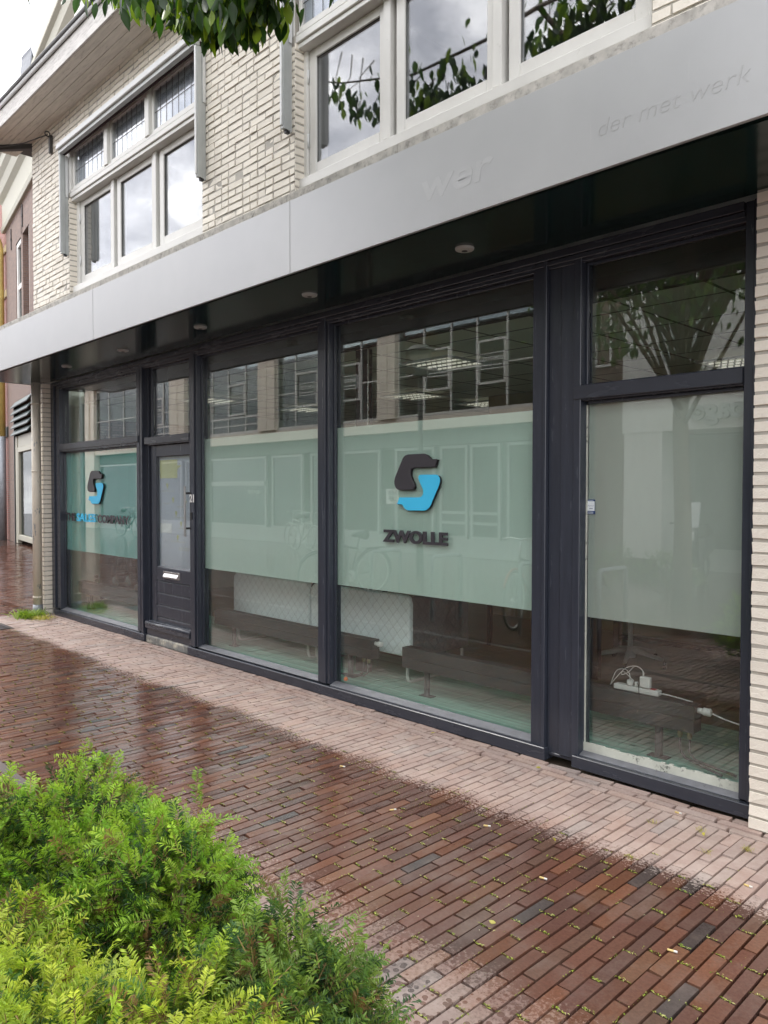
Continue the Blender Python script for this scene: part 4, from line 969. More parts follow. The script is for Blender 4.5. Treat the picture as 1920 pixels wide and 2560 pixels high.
screen_rail(-9.372, 'white awning rail at the left side of the left upper window'); screen_rail(-6.245, 'white awning rail at the right side of the left upper window'); screen_rail(-4.955, 'white awning rail at the left side of the right upper window'); screen_rail(-1.85, 'white awning rail at the right side of the right upper window')
def screen_box(x0, x1, label):
    t = thing('awning_box', label, 'awning', group='awning boxes')
    b = MB(); b.box(x0, x1, 3.625, 3.757, 5.668, 5.735); b.build('cassette', M['alu'], t, bevel=.006)
    b = MB(); b.box(x0+.01, x1-.01, 3.65, 3.70, 5.625, 5.667); b.build('bottom_bar', M['alugrey'], t, bevel=.003)
    b = MB(); b.box(x0+.01, x1-.01, 3.705, 3.725, 5.62, 5.667); b.build('fabric', pbr('maroon_cloth', (.03, .012, .014), .9), t)
screen_box(-9.395, -6.22, 'white awning box over the left upper window under the eaves'); screen_box(-4.975, -1.8, 'white awning box over the right upper window')
# wall hook with wire under the eaves
hk = thing('wall_anchor', 'rusty cable anchor bracket on the wall under the eaves at the left corner', 'bracket')
b_ = MB(); b_.box(-9.86, -9.82, 3.72, 3.755, 5.80, 6.02); b_.torus((-9.84, 3.70, 6.03), .03, .008, 'x', 16, 6); b_.build('plate', M['dark'], hk)
MB().tube([(-9.84, 3.70, 6.02), (-10.35, 3.60, 6.05), (-10.9, 3.40, 6.10), (-14, 2.4, 6.4)], .007, 6).build('wire', M['dark'], hk)
# cream downpipe
dpn = thing('drainpipe', 'cream drainpipe with flaking paint on the left brick pier', 'drainpipe')
MB().tube([(-10.285, 3.685, .13), (-10.285, 3.685, 3.0)], .056, 20).build('pipe', M['pipe'], dpn)
MB().tube([(-10.285, 3.685, 0.002), (-10.285, 3.685, .135)], .061, 20).build('foot', M['zinc'], dpn)
for z in (.22, 1.85, 2.72): MB().tube([(-10.285, 3.685, z), (-10.285, 3.685, z+.022)], .061, 20).build('clamp', M['pipe'], dpn)

# ------------------------------------------------------------------ neighbouring buildings to the left (receding street wall)
ang = atan2(.172, -.985)
O_ = (-10.5, 5.8475, 0)
NB = thing('brown_brick_house', 'brown brick house with cream cornice beyond the drainpipe', 'building', O_, ang)
def nb(mat, name, parent=NB, bevel=0, **k):
    return name
wl = MB(); wl.box(3, 16.35, -3, 0, 0, 3.3) if False else None
wl.box(3, 12.0, -3, 0, 0, 10.0); wl.box(14.95, 16.35, -3, 0, 0, 10.0); wl.box(12.0, 14.95, -3, 0, 4.35, 6.4); wl.box(12.0, 12.3, -3, 0, 6.4, 10); wl.box(13.3, 13.6 , -3, 0, 6.4, 10); wl.box(14.5, 14.95, -3, 0, 6.4, 10); wl.box(12.3, 14.5, -3, 0, 9.12, 10.0); wl.box(12.3, 13.3, -3, -.2, 6.4, 9.1); wl.box(13.6, 14.5, -3, -.2, 6.4, 9.1); wl.box(12, 14.95, -3, -.5, 0, 4.35)
wl.build('brick_wall', M['brownbrick'], NB)
for a, b in ((11.5, 12.45), (13.6, 14.5)):
    f = MB(); f.frame(a, b, 6.45, 9.1, .13, -.12, -.02); f.box(a+.13, b-.13, -.1, -.04, 7.7, 7.85); fo = f.build('window', M['white'], NB, bevel=.01)
    MB().box(a+.13, b-.13, -.09, -.08, 6.6, 9.0).build('pane', M['glassopp'], fo)
cn = MB(); zz = [(0, 10.0), (.10, 10.0), (.14, 10.12), (.08, 10.2), (.08, 10.9), (.22, 11.0), (.30, 11.2), (.42, 11.3), (.46, 11.5), (.55, 11.55), (.55, 11.66), (0, 11.66)]
n = len(zz); cn.add([(3, y, z) for y, z in zz]+[(16.6, y, z) for y, z in zz], [tuple(range(n)), tuple(range(2*n-1, n-1, -1))]+[(i, i+n, (i+1) % n+n, (i+1) % n) for i in range(n)])
cn.build('cornice', M['cornice'], NB, bevel=.01)
MB().add([(3, .5, 11.67), (16.3, .5, 11.67), (16.3, -1.4, 12.75), (3, -1.4, 12.75)], [(0, 1, 2, 3)]).build('slate_roof', M['slate'], NB)
sh = MB()
for i in range(5): sh.add([(12.0, .02, 4.35-.21*i), (14.95, .02, 4.35-.21*i), (14.95, .16, 4.16-.21*i), (12.0, .16, 4.16-.21*i), (12.0, .0, 4.33-.21*i), (14.95, .0, 4.33-.21*i), (14.95, .14, 4.14-.21*i), (12.0, .14, 4.14-.21*i)], [(0, 1, 2, 3), (7, 6, 5, 4), (0, 4, 5, 1), (1, 5, 6, 2), (2, 6, 7, 3), (3, 7, 4, 0)])
sh.build('louvre_awning', M['shutter'], NB)
sf = MB(); sf.frame(12.0, 14.55, .12, 2.95, .16, -.1, .02); sf.box(12.0, 14.6, -.1, .0, 2.95, 3.3); sf.box(14.55, 14.85, -.1, .03, 0, 3.3); so_ = sf.build('shop_window', M['cornice'], NB, bevel=.01)
MB().box(12.16, 14.39, -.06, -.05, .28, 2.8).build('pane', M['glassopp'], so_); MB().box(12.16, 14.39, -.45, -.40, .28, 2.8).build('display_back', M['oppdark'], so_)
MB().box(14.86, 14.95, -.1, .06, 0, 4.3).build('dark_post', M['indark'], NB)
an = MB()
for a, z0, z1 in ((13.25, 9.3, 9.95), (15.3, 9.15, 9.8)): an.box(a-.02, a+.02, .001, .03, z0, z1); an.box(a-.05, a+.05, .001, .04, (z0+z1)/2-.03, (z0+z1)/2+.03)
an.build('wall_anchor', M['dark'], NB)
yp_ = thing('rain_pipe', 'yellow rain pipe turning grey near the ground between brown and red houses', 'drainpipe', O_, ang)
MB().tube([(16.75, .35, 10.8), (16.75, .32, 10.1), (16.72, .18, 9.7), (16.7, .15, 9.4), (16.7, .15, 3.4)], .12, 12).build('upper_pipe', M['ypipe'], yp_); MB().tube([(17.3, .3, 9.9), (16.75, .2, 9.5)], .1, 10).build('branch_pipe', M['ypipe'], yp_)
MB().tube([(16.7, .15, 0), (16.7, .15, 3.42)], .12, 12).build('lower_pipe', M['zinc'], yp_)
RB = thing('red_brick_house', 'red brick house with cream stone bands at the left edge', 'building', O_, ang)
MB().box(16.4, 26, -3, -.02, 0, 12.7).build('brick_wall', M['redbrick'], RB)
bn = MB()
for z0, z1 in ((11.95, 12.25), (9.4, 9.62), (7.95, 8.18)): bn.box(16.40, 26, -.01, .015, z0, z1)
bn.build('stone_band', M['band'], RB); MB().box(16.4, 26, -.01, .016, 3.4, 3.72).build('dark_band', M['indark'], RB)
# small gabled dormer behind the roof line
GD = thing('gabled_dormer', 'small pointed dormer with slate roof peeking above the gutter at the top left', 'dormer', (-22, 7.86, 12.0))
b_ = MB(); b_.add([(0, -.16, 0), (0, .42, 0), (0, .0, 1.62), (-.6, -.16, 0), (-.6, .42, 0), (-.6, .0, 1.62)], [(0, 1, 2), (5, 4, 3), (0, 3, 4, 1), (1, 4, 5, 2), (2, 5, 3, 0)]); b_.build('gable', M['cornice'], GD)
b_ = MB(); b_.add([(.06, -.19, 0), (.06, .0, 1.70), (-.7, .0, 1.70), (-.7, -.19, 0)], [(0, 1, 2, 3)]); b_.add([(.06, .0, 1.70), (.06, .46, .0), (-.7, .46, 0), (-.7, 0, 1.70)], [(0, 1, 2, 3)])
ro_ = b_.build('roof', M['slate'], GD); sm_ = ro_.modifiers.new('t', 'SOLIDIFY'); sm_.thickness = .03
b_ = MB(); b_.tube([(.07, 0, 1.70), (.07, .46, 0)], .035, 6); b_.build('verge_board', M['alu'], GD)

# ------------------------------------------------------------------ far side of the street (seen as reflections)
YO = -6.5
OB = thing('opposite_shop', 'long cream building across the street with steel framed windows, seen reflected in the glass', 'building')
ob = MB(); ob.box(-34.1, -9.6, YO-.32, YO, 3.18, 3.52)
for a, b in ((-34.1, -33.15), (-26.4, -25.3), (-20.66, -19.75), (-15.08, -14.4)):
    ob.box(a, b, YO-.32, YO+.08, 3.53, 6.0) if a > -34 else ob.box(a, b, YO-.32, YO+.05, 0, 6.0)
    ob.box((a+b)/2-.06, (a+b)/2+.06, YO+.081, YO+.10, 3.53, 6.0)
ob.box(-34.1, -9.6, YO-.32, YO+.02, 6.0, 6.25); ob.build('rendered_wall', M['cream'], OB)
MB().add([(-34.2, YO+.3, 6.2), (-9.5, YO+.3, 6.2), (-9.5, YO-4, 9.0), (-34.2, YO-4, 9.0)], [(0, 1, 2, 3)]).build('roof', M['slate'], OB)
MB().box(-34.1, -9.6, YO-2.0, YO-1.95, 0, 6.0).build('back_wall', M['oppdark'], OB); MB().box(-34.1, -9.6, YO-2.0, YO-.33, 5.7, 5.75).build('room_ceiling', M['poster'], OB); MB().box(-34.1, -34.0, YO-2.0, YO-.33, 0, 5.7).build('end_wall', M['oppdark'], OB); MB().box(-9.7, -9.6, YO-2.0, YO-.33, 0, 5.7).build('end_wall', M['oppdark'], OB)
bays = [(-33.15, -31.9, -30.5, -29.33, -28.0), (-28.0, -27.12, -26.4), (-25.3, -24.5, -23.6, -22.6, -21.55, -20.66), (-19.75, -18.85, -17.75, -16.93, -15.87, -15.08), (-14.4, -13.5, -12.58, -11.76, -10.86, -9.9)]
casem = {(-28.0, -27.12), (-24.5, -23.6), (-22.6, -21.55), (-18.85, -17.75), (-16.93, -15.87), (-13.5, -12.58), (-11.76, -10.86)}
SG = []
for bay in bays:
    g = MB(); x0, x1 = bay[0], bay[-1]; y0, y1 = YO-.12, YO-.06
    g.box(x0, x1, y0, y1+.03, 3.53, 3.60); g.box(x0, x1, y0, y1, 5.93, 5.99)
    for x in bay: g.box(x-.025, x+.025, y0, y1, 3.6, 5.93)
    for a, b in zip(bay[:-1], bay[1:]):
        if (a, b) in casem:
            g.frame(a+.03, b-.02, 4.15, 5.20, .055, y0+.01, y1+.03)
        else: g.box(a+.025, b-.025, y0+.005, y1-.005, 4.60, 4.635)
        if x0 in (-25.3, -28.0): g.box(a+.025, b-.025, y0+.004, y1-.004, 4.05, 4.11); g.box(a+.025, b-.025, y0+.004, y1-.004, 3.8, 3.84)
    wo_ = g.build('steel_window', M['white'], OB)
    MB().box(x0, x1, YO-.095, YO-.088, 3.6, 5.93).build('pane', M['glassopp'], wo_)
    for a, b in zip(bay[:-1], bay[1:]):
        if (a, b) in casem: SG.append(((a+b)/2, b-a))
for i, (x, w) in enumerate(SG):
    t = thing('window_sign', 'black HOME STOCK sign across the street, %s' % ['reflected over the door', 'leftmost in the left centre pane', 'second in the left centre pane', 'just left of the mullion', 'just right of the mullion', 'beside the lamp reflection', 'rightmost one above chipboard'][i], 'sign', (x, YO-.083, 0), group='home stock signs across the street')
    hw = min(.36, w*.38)
    MB().box(-hw, hw, 0, .004, 4.50, 4.88).build('board', M['sign'], t); MB().frame(-hw, hw, 4.50, 4.88, .018, .0045, .007).build('border', M['wletter'], t)
    o = text_mesh('lettering', 'HOME STOCK', .125, M['wletter'], t, (hw-.04, .008, 4.69), (radians(90), 0, radians(180)), .001, .002)
    xs_ = [v.co.x for v in o.data.vertices]; o.scale = ((2*hw-.08)/(max(xs_)-min(xs_)), 1.15, 1)
    MB().box(-hw+.06, hw-.06, .0075, .009, 4.58, 4.60).build('small_print', M['wletter'], t)
cbp = MB(); cbp.box(-13.47, -12.62, YO-.16, YO-.14, 3.62, 4.12); cbp.box(-11.72, -10.9, YO-.16, YO-.14, 3.62, 4.12); cbp.build('chipboard_panel', M['ply'], OB)
# posters in the left bay
for i, (a, b) in enumerate(zip(bays[0][:-1], bays[0][1:])):
    x = (a+b)/2; pz = 4.45 if i != 1 else 4.9
    t = thing('window_poster', 'pale stepped poster in a far window across the street, %s of four' % ['first', 'second', 'third', 'fourth'][i], 'poster', (x, YO-.14, 0), group='stepped posters across the street')
    MB().box(-.5, .5, -.02, -.005, 3.65, 5.9).build('backing', M['posterb'], t)
    p_ = [(-.2, .45), (-.2, .35), (-.33, .35), (-.33, -.3), (-.2, -.3), (-.2, -.42), (.2, -.42), (.2, -.3), (.33, -.3), (.33, .35), (.2, .35), (.2, .45)]
    MB().prism([(u, w*1.0+pz) for u, w in p_], 0, .006).build('sheet', M['poster'], t)
# ground floor shopfronts
gf = MB(); glass_r = []
for a, b in ((-33.0, -29.5), (-29.2, -25.9), (-25.6, -24.2), (-23.9, -20.5), (-20.2, -18.6), (-18.2, -15.2), (-14.6, -13.2), (-13.0, -12.1), (-12.0, -11.1), (-10.9, -9.7)):
    gf.frame(a, b, .45, 2.75, .07, YO-.2, YO-.12); glass_r.append((a+.07, b-.07))
gf.box(-33, -9.7, YO-.25, YO-.13, 0, .45)
for x in (-12.95, -12.05): gf.box(x, x+.85, YO-.19, YO-.13, .8, .87); gf.box(x, x+.85, YO-.19, YO-.13, 1.05, 1.12)
gfo = gf.build('shop_frontage', M['alugrey'], OB)
g = MB()
for a, b in glass_r: g.box(a, b, YO-.17, YO-.163, .52, 2.68)
g.build('pane', M['glassopp'], gfo)
MB().box(-34.1, -9.6, YO-.32, YO-.2, 2.78, 3.17).build('shop_fascia', M['greyhouse'], OB)
text_mesh('window_lettering', 'HEAVY STUFF', .14, M['wletter'], OB, (-20.85, YO-.155, 1.55), (radians(90), 0, radians(180)), .001, .002, sx=.85)
text_mesh('window_lettering', 'HEB', .17, M['sign'], OB, (-14.50, YO-.09, 1.52), (radians(90), 0, radians(180)), .001, .004); text_mesh('window_lettering', 'LIEF', .17, M['sign'], OB, (-14.50, YO-.09, 1.36), (radians(90), 0, radians(180)), .001, .004)
MB().box(-14.9, -14.45, YO-.12, YO-.1, 1.28, 1.68).build('poster_board', M['wletter'], OB)
# long lit box awning sign
MB().box(-23.84, -20.5, YO-.11, YO-.05, 1.80, 1.95).build('display_shelf', M['alugrey'], OB)
GH = thing('grey_house', 'grey green rendered house across the street at the far left of the reflection', 'building')
MB().box(-44, -34.2, YO-9, YO+.1, 0, 8).build('rendered_wall', M['greyhouse'], GH)
for x in (-36.3, -38.6, -41):
    for z in (1.2, 4.7):
        f = MB(); f.frame(x, x+1.0, z, z+1.8, .08, YO+.11, YO+.17); f.box(x+.08, x+.92, YO+.12, YO+.16, z+.85, z+.92); f.box(x-.05, x+1.05, YO+.11, YO+.25, z-.12, z); fo = f.build('window', M['whiter'], GH)
        MB().box(x+.08, x+.92, YO+.13, YO+.14, z+.08, z+1.72).build('pane', M['glassopp'], fo)
WH = thing('white_shop', 'white rendered corner shop across the street reflected in the rightmost window', 'building')
w_ = MB(); w_.box(-7.75, 6, YO-3, YO+.3, 2.76, 5.75); w_.box(-7.72, -6.92, YO-3, YO+.28, .3, 2.76); w_.box(-7.75, 6, YO-3, YO-1.2, 0, 2.75); w_.build('rendered_wall', M['whiter'], WH)
w_ = MB(); w_.box(-6.9, 6, YO-.6, YO-.55, .5, 2.74); w_.build('shop_glass', M['glassopp'], WH)
w_ = MB(); w_.box(-6.92, -6.17, YO+.301, YO+.33, 4.1, 5.15); w_.build('shutter', M['alugrey'], WH)
MB().box(-7.75, 6, YO-3, YO-.5, 5.76, 5.9).build('roof', M['slate'], WH)
text_mesh('shop_lettering', 'oage', .52, M['alugrey'], WH, (-5.35, YO+.33, 2.95), (radians(90), 0, radians(180)), .03, .02)
BB = thing('brown_tower_house', 'brown brick house set between the cream building and the white shop, seen reflected', 'building')
MB().box(-9.55, -7.8, YO-2, YO-.1, 0, 9).build('brick_wall', M['brownbrick'], BB)
f = MB()
for x in (-9.2, -8.4):
    for z in (4.2, 6.4): f.frame(x-.2, x+.2, z, z+1.5, .05, YO-.09, YO-.05)
f.build('window', M['whiter'], BB)
# street lamp
LP = thing('street_lamp', 'dark tapered lantern street lamp reflected in the ZWOLLE window', 'street lamp', (-10.35, -3.1, 0))
MB().tube([(0, 0, 0), (0, 0, 1.0), (0, 0, 3.9)], [.08, .055, .045], 14).build('pole', M['indark'], LP)
MB().disc((0, 0, 3.92), .12, .42, 6, r2=.24).build('lantern_glass', M['greyhouse'], LP); MB().disc((0, 0, 4.345), .30, .10, 24, r2=.16).build('hood', M['indark'], LP); MB().disc((0, 0, 3.86), .14, .05, 16).build('collar', M['indark'], LP)
# bike racks
def rack(x, y, i):
    t = thing('bike_rack', 'grey hoop bike rack reflected in the glass, %s from the right' % ['first', 'second', 'third', 'fourth', 'fifth'][i], 'bike rack', (x, y, 0), group='hoop bike racks in the planting strip')
    MB().tube([(0, -.27, 0), (0, -.27, .76), (0, -.25, .79), (0, -.22, .80), (0, .22, .80), (0, .25, .79), (0, .27, .76), (0, .27, 0)], .024, 10).build('hoop', M['zinc'], t)
for i, x in enumerate((-4.1, -5.08, -6.4, -7.5, -8.6)): rack(x, .6, i)
# bicycles
def bicycle(x, y, rz, label, rim='bikew', body='bike', fender=None):
    t = thing('bicycle', label, 'bicycle', (x, y, 0), rz, group='bicycles parked across the pavement')
    for wx in (-.53, .53):
        w = MB(); w.torus((wx, 0, .35), .335, .016, 'y', 36, 6); wo2 = w.build('wheel', M['black'], t)
        w = MB(); w.torus((wx, 0, .35), .312, .008, 'y', 36, 6); w.build('rim', M[rim], wo2)
        sp = MB()
        for k_ in range(14): a = 2*pi*k_/14; sp.tube([(wx, .02*(-1)**k_, .35), (wx+.31*cos(a), 0, .35+.31*sin(a))], .0018, 4, cap=False)
        sp.tube([(wx, -.04, .35), (wx, .04, .35)], .02, 8); sp.build('spokes', M['steel'], wo2)
        f = MB(); f.torus((wx, 0, .35), .365, .014, 'y', 18, 5, a0=radians(10 if wx < 0 else 30), a1=radians(170 if wx > 0 else 190)); f.build('mudguard', M[fender or body], t)
    fm = MB(); bb = (-.08, 0, .30); st = (-.22, 0, .72); hd = (.36, 0, .82); h2 = (.39, 0, .68)
    fm.tube([bb, st], .016); fm.tube([st, hd], .015); fm.tube([bb, h2], .018); fm.tube([hd, h2], .018); fm.tube([st, (-.53, 0, .35)], .010); fm.tube([bb, (-.53, 0, .35)], .011); fm.tube([h2, (.44, 0, .55), (.53, 0, .35)], .013)
    fm.build('frame', M[body], t)
    hb_ = MB(); hb_.tube([hd, (.33, 0, 1.02)], .012); hb_.tube([(.10, -.27, 1.03), (.25, -.26, 1.04), (.34, -.12, 1.06), (.33, 0, 1.04), (.34, .12, 1.06), (.25, .26, 1.04), (.10, .27, 1.03)], .011); hb_.build('handlebar', M['steel'], t)
    sd2 = MB(); sd2.tube([st, (-.26, 0, .90)], .012); sd2.tube([(-.40, 0, .93), (-.30, 0, .94), (-.12, 0, .93)], [.085, .07, .02], 10); sd2.build('saddle', M['black'], t)
    cr_ = MB(); cr_.disc((-.08, -.03, .30), .09, .006, 20, 'y'); cr_.tube([(-.08, -.05, .30), (-.20, -.06, .20)], .008); cr_.tube([(-.08, .05, .30), (.04, .06, .40)], .008); cr_.build('crank', M['steel'], t)
    rk_ = MB(); rk_.box(-.72, -.35, -.07, .07, .715, .73); rk_.tube([(-.6, -.06, .72), (-.53, -.05, .37)], .006); rk_.tube([(-.6, .06, .72), (-.53, .05, .37)], .006); rk_.build('carrier', M[body], t)
    return t
bicycle(-16.3, -4.9, radians(8), 'white rimmed bicycle reflected left of the centre mullion', body='bikew'); bicycle(-17.3, -5.5, radians(188), 'second white rimmed bicycle behind the first one in the reflection', body='bikew')
bicycle(-5.45, .15, radians(75), 'dark bicycle with orange mudguards reflected under ZWOLLE', fender='bikeo'); bicycle(-8.9, .1, radians(95), 'dark bicycle parked at the farthest bike rack')
bicycle(-26.0, -4.6, radians(-5), 'dark bicycle reflected under THE SALES COMPANY')
# moped
MP = thing('moped', 'black moped with pale windscreen reflected in the rightmost window', 'moped', (-5.9, -5.4, 0), radians(80))
for wx in (-.62, .62):
    w = MB(); w.torus((wx, 0, .26), .20, .06, 'y', 28, 8); wo2 = w.build('wheel', M['black'], MP); MB().disc((wx, -.03, .26), .14, .06, 20, 'y').build('rim', M['steel'], wo2)
b_ = MB(); n = 10
b_.prism([(-.85, .55), (-.2, .42), (.15, .30), (.30, .30), (.48, .60), (.62, .95), (.50, 1.05), (.40, .95), (.28, .50), (.10, .42), (-.05, .62), (-.15, .80), (-.9, .86), (-.98, .72)], -.16, .16); b_.build('body', M['bike'], MP, bevel=.05, seg=3)
MB().tube([(-.80, 0, .86), (-.5, 0, .90), (-.15, 0, .85)], [.12, .14, .10], 12).build('seat', M['black'], MP)
for s in (-1, 1): MB().prism([(.60, .78), (.70, .80), (.66, .92), (.60, .94)], s*.03, s*.14).build('headlight', M['wletter'], MP, bevel=.01)
MB().prism([(.52, 1.0), (.57, 1.0), (.44, 1.42), (.40, 1.42)], -.19, .19).build('windscreen', M['paleprint'], MP, bevel=.01)
MB().tube([(.38, -.32, 1.06), (.44, 0, 1.08), (.38, .32, 1.06)], .016).build('handlebar', M['bike'], MP)
MB().tube([(.48, 0, .9), (.62, 0, .26)], .03).build('fork', M['bike'], MP)

# ------------------------------------------------------------------ yew bushes
def yew(name, label, lobes, nspr, seed, pal, loc):
    r = np.random.default_rng(seed)
    root = thing(name, label, 'bush', loc, group='yew bushes in the planting strip')
    pos, nor, dep = [], [], []
    per = [int(nspr*w/sum(l[6] for l in lobes)) for w in (l[6] for l in lobes)]
    for (cx_, cy_, cz_, rx, ry, rz_, w), m in zip(lobes, per):
        d = r.normal(size=(m, 3)); d[:, 2] = np.abs(d[:, 2])*1.0-.15; d /= np.linalg.norm(d, axis=1)[:, None]
        lump = 1+.12*np.sin(8*d[:, 0]+3*cx_*9)+.12*np.sin(10*d[:, 1]+6*d[:, 2]+cy_*7)+.10*np.sin(21*d[:, 0]+17*d[:, 2])*np.sin(19*d[:, 1]+3)
        k_ = r.uniform(.66, 1.0, m)**.6*lump
        pos.append(np.stack([cx_+d[:, 0]*rx*k_, cy_+d[:, 1]*ry*k_, cz_+d[:, 2]*rz_*k_], 1)); nor.append(d/np.array([rx, ry, rz_])); dep.append(k_/lump)
    P = np.vstack(pos)-np.array([loc[0], loc[1], 0]); Nn = np.vstack(nor); Nn /= np.linalg.norm(Nn, axis=1)[:, None]; D = np.hstack(dep)
    keep = P[:, 2] > .02; P, Nn, D = P[keep], Nn[keep], D[keep]; m = len(P)
    dirn = Nn*.75+np.array([0, 0, .35])+r.normal(0, .55, (m, 3)); dirn /= np.linalg.norm(dirn, axis=1)[:, None]
    L = r.uniform(.05, .115, m); tip = np.zeros(m)
    side = np.cross(dirn, r.normal(size=(m, 3))+Nn*1.5); side /= np.linalg.norm(side, axis=1)[:, None]; up = np.cross(side, dirn)
    q = 17; t = np.linspace(.05, 1, q)
    droop = -.18
    sp = P[:, None]+dirn[:, None]*(L[:, None]*t)[:, :, None]+np.array([0, 0, 1])*(droop*L[:, None]*t**2)[:, :, None]
    nl = (.022*(1-.45*t)*(.65+.7*np.minimum(1, t*4)))[None, :]*r.uniform(.75, 1.15, (m, 1)); wd = .0019
    Vv, Ff = [], []; base = 0
    for sgn in (-1, 1):
        j = r.normal(0, .23, (m, q, 3))
        nd = sgn*side[:, None]*.80+dirn[:, None]*.52+up[:, None]*.16+j; nd /= np.linalg.norm(nd, axis=2)[:, :, None]
        wv = np.cross(nd, up[:, None]+r.normal(0, .35, (m, q, 3))); wv /= np.linalg.norm(wv, axis=2)[:, :, None]
        a = sp-wv*wd*.6; b = sp+wv*wd*.6; mid = sp+nd*nl[:, :, None]*.6
        tipp = sp+nd*nl[:, :, None]+np.array([0, 0, -.002])
        Q = np.stack([a, mid-wv*wd, tipp, mid+wv*wd], 2)           # kite shaped needle
        Q[:, :, 0] = sp
        Vv.append(Q.reshape(-1, 3)); Ff.append(np.arange(m*q*4).reshape(-1, 4)+base); base += m*q*4
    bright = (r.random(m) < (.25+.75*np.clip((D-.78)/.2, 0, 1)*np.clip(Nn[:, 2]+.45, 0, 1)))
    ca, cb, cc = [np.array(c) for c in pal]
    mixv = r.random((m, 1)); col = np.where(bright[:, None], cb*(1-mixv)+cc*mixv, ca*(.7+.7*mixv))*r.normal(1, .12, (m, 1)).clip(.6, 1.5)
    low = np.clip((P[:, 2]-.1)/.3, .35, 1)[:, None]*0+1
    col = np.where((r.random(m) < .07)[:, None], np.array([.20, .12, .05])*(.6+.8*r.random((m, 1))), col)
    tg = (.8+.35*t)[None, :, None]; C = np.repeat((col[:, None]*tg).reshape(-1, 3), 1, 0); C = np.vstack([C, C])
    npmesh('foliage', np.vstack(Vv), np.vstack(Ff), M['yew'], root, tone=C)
    # stems of the sprigs + woody branches
    tw = MB(); sel = r.choice(m, min(m, 900), replace=False)
    vv, ff = [], []
    for i in range(m):
        a, b = sp[i, 0], sp[i, -1]; c = sp[i, q//2]; s_ = side[i]*.0011; o = len(vv)
        vv += [tuple(a-s_), tuple(a+s_), tuple(c+s_*.8), tuple(c-s_*.8), tuple(b)]; ff += [(o, o+1, o+2, o+3)]
        ff.append((o+3, o+2, o+4, o+4)) if False else None
    npmesh('twig_stems', np.array(vv), np.array(ff), M['twig'], root)
    br = MB()
    for (cx_, cy_, cz_, rx, ry, rz_, w) in lobes:
        for k_ in range(8):
            d = r.normal(size=3); d[2] = abs(d[2])+.2; d /= np.linalg.norm(d)
            e = (cx_-loc[0]+d[0]*rx*.85, cy_-loc[1]+d[1]*ry*.85, cz_+d[2]*rz_*.85); s0 = (cx_-loc[0]+.02*r.normal(), cy_-loc[1]+.02*r.normal(), 0)
            md = tuple((s0[i]*.5+e[i]*.5)+(.04*r.normal() if i < 2 else 0) for i in range(3))
            br.tube([s0, md, e], [.014, .008, .003], 6)
    br.build('branches', M['bark'], root)
    return root
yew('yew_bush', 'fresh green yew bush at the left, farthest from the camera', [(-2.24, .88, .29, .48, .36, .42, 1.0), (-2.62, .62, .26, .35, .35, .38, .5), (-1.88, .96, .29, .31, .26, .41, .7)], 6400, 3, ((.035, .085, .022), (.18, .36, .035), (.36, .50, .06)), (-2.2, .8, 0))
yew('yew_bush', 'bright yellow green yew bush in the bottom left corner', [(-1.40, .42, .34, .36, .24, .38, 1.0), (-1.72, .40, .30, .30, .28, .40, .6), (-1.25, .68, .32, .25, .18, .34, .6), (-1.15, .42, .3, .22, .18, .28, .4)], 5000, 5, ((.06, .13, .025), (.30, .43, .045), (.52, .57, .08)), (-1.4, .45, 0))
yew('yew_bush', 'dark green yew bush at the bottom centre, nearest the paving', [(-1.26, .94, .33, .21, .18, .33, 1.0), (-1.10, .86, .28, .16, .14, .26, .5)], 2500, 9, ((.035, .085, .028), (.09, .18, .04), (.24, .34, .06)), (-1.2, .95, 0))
yew('yew_bush', 'low yew hedge further along the strip, reflected in the rightmost window', [(-6.3, -3.3, .25, .6, .35, .42, 1.0), (-5.4, -3.3, .25, .5, .35, .42, 1)], 1500, 11, ((.028, .075, .018), (.10, .20, .030), (.2, .3, .045)), (-5.9, -3.3, 0))

# ------------------------------------------------------------------ street tree
def leaves(P, D, size, seed, cols, name, parent, mat):
    r = np.random.default_rng(seed); m = len(P)
    D = D/np.linalg.norm(D, axis=1)[:, None]; s = np.cross(D, r.normal(size=(m, 3))); s /= np.linalg.norm(s, axis=1)[:, None]; u = np.cross(s, D)
    L = size*r.uniform(.7, 1.2, m)[:, None]; Wd = L*.21
    prof = [(0, 0), (.22, .75), (.48, 1.0), (.76, .62), (1.0, 0)]
    fold = .32
    mid = [P+D*L*t+u*L*(-.10*t*t) for t, _ in prof]
    lft = [mid[i]+s*Wd*w+u*Wd*w*fold for i, (t, w) in enumerate(prof)]; rgt = [mid[i]-s*Wd*w+u*Wd*w*fold for i, (t, w) in enumerate(prof)]
    V = np.stack(mid+lft[1:4]+rgt[1:4], 1)      # 0-4 mid, 5-7 left, 8-10 right
    F = np.array([(0, 5, 1, 1), (1, 5, 6, 2), (2, 6, 7, 3), (3, 7, 4, 4), (0, 1, 8, 8), (1, 2, 9, 8), (2, 3, 10, 9), (3, 4, 10, 10)])
    tri = np.array([(0, 5, 1), (1, 5, 6), (1, 6, 2), (2, 6, 7), (2, 7, 3), (3, 7, 4), (0, 1, 8), (1, 9, 8), (1, 2, 9), (2, 10, 9), (2, 3, 10), (3, 4, 10)])
    Fa = (tri[None]+11*np.arange(m)[:, None, None]).reshape(-1, 3)
    c = np.array(cols)[r.choice(len(cols), m)]*r.normal(1, .15, (m, 1)).clip(.5, 1.6)
    return npmesh(name, V.reshape(-1, 3), Fa, mat, parent, tone=np.repeat(c, 12, 0), smooth=True, k=3)
TR = thing('street_tree', 'leafy street tree whose branch hangs into the top left of the view', 'tree', (-4.7, -2.3, 0))
tx, ty = -4.7, -2.3
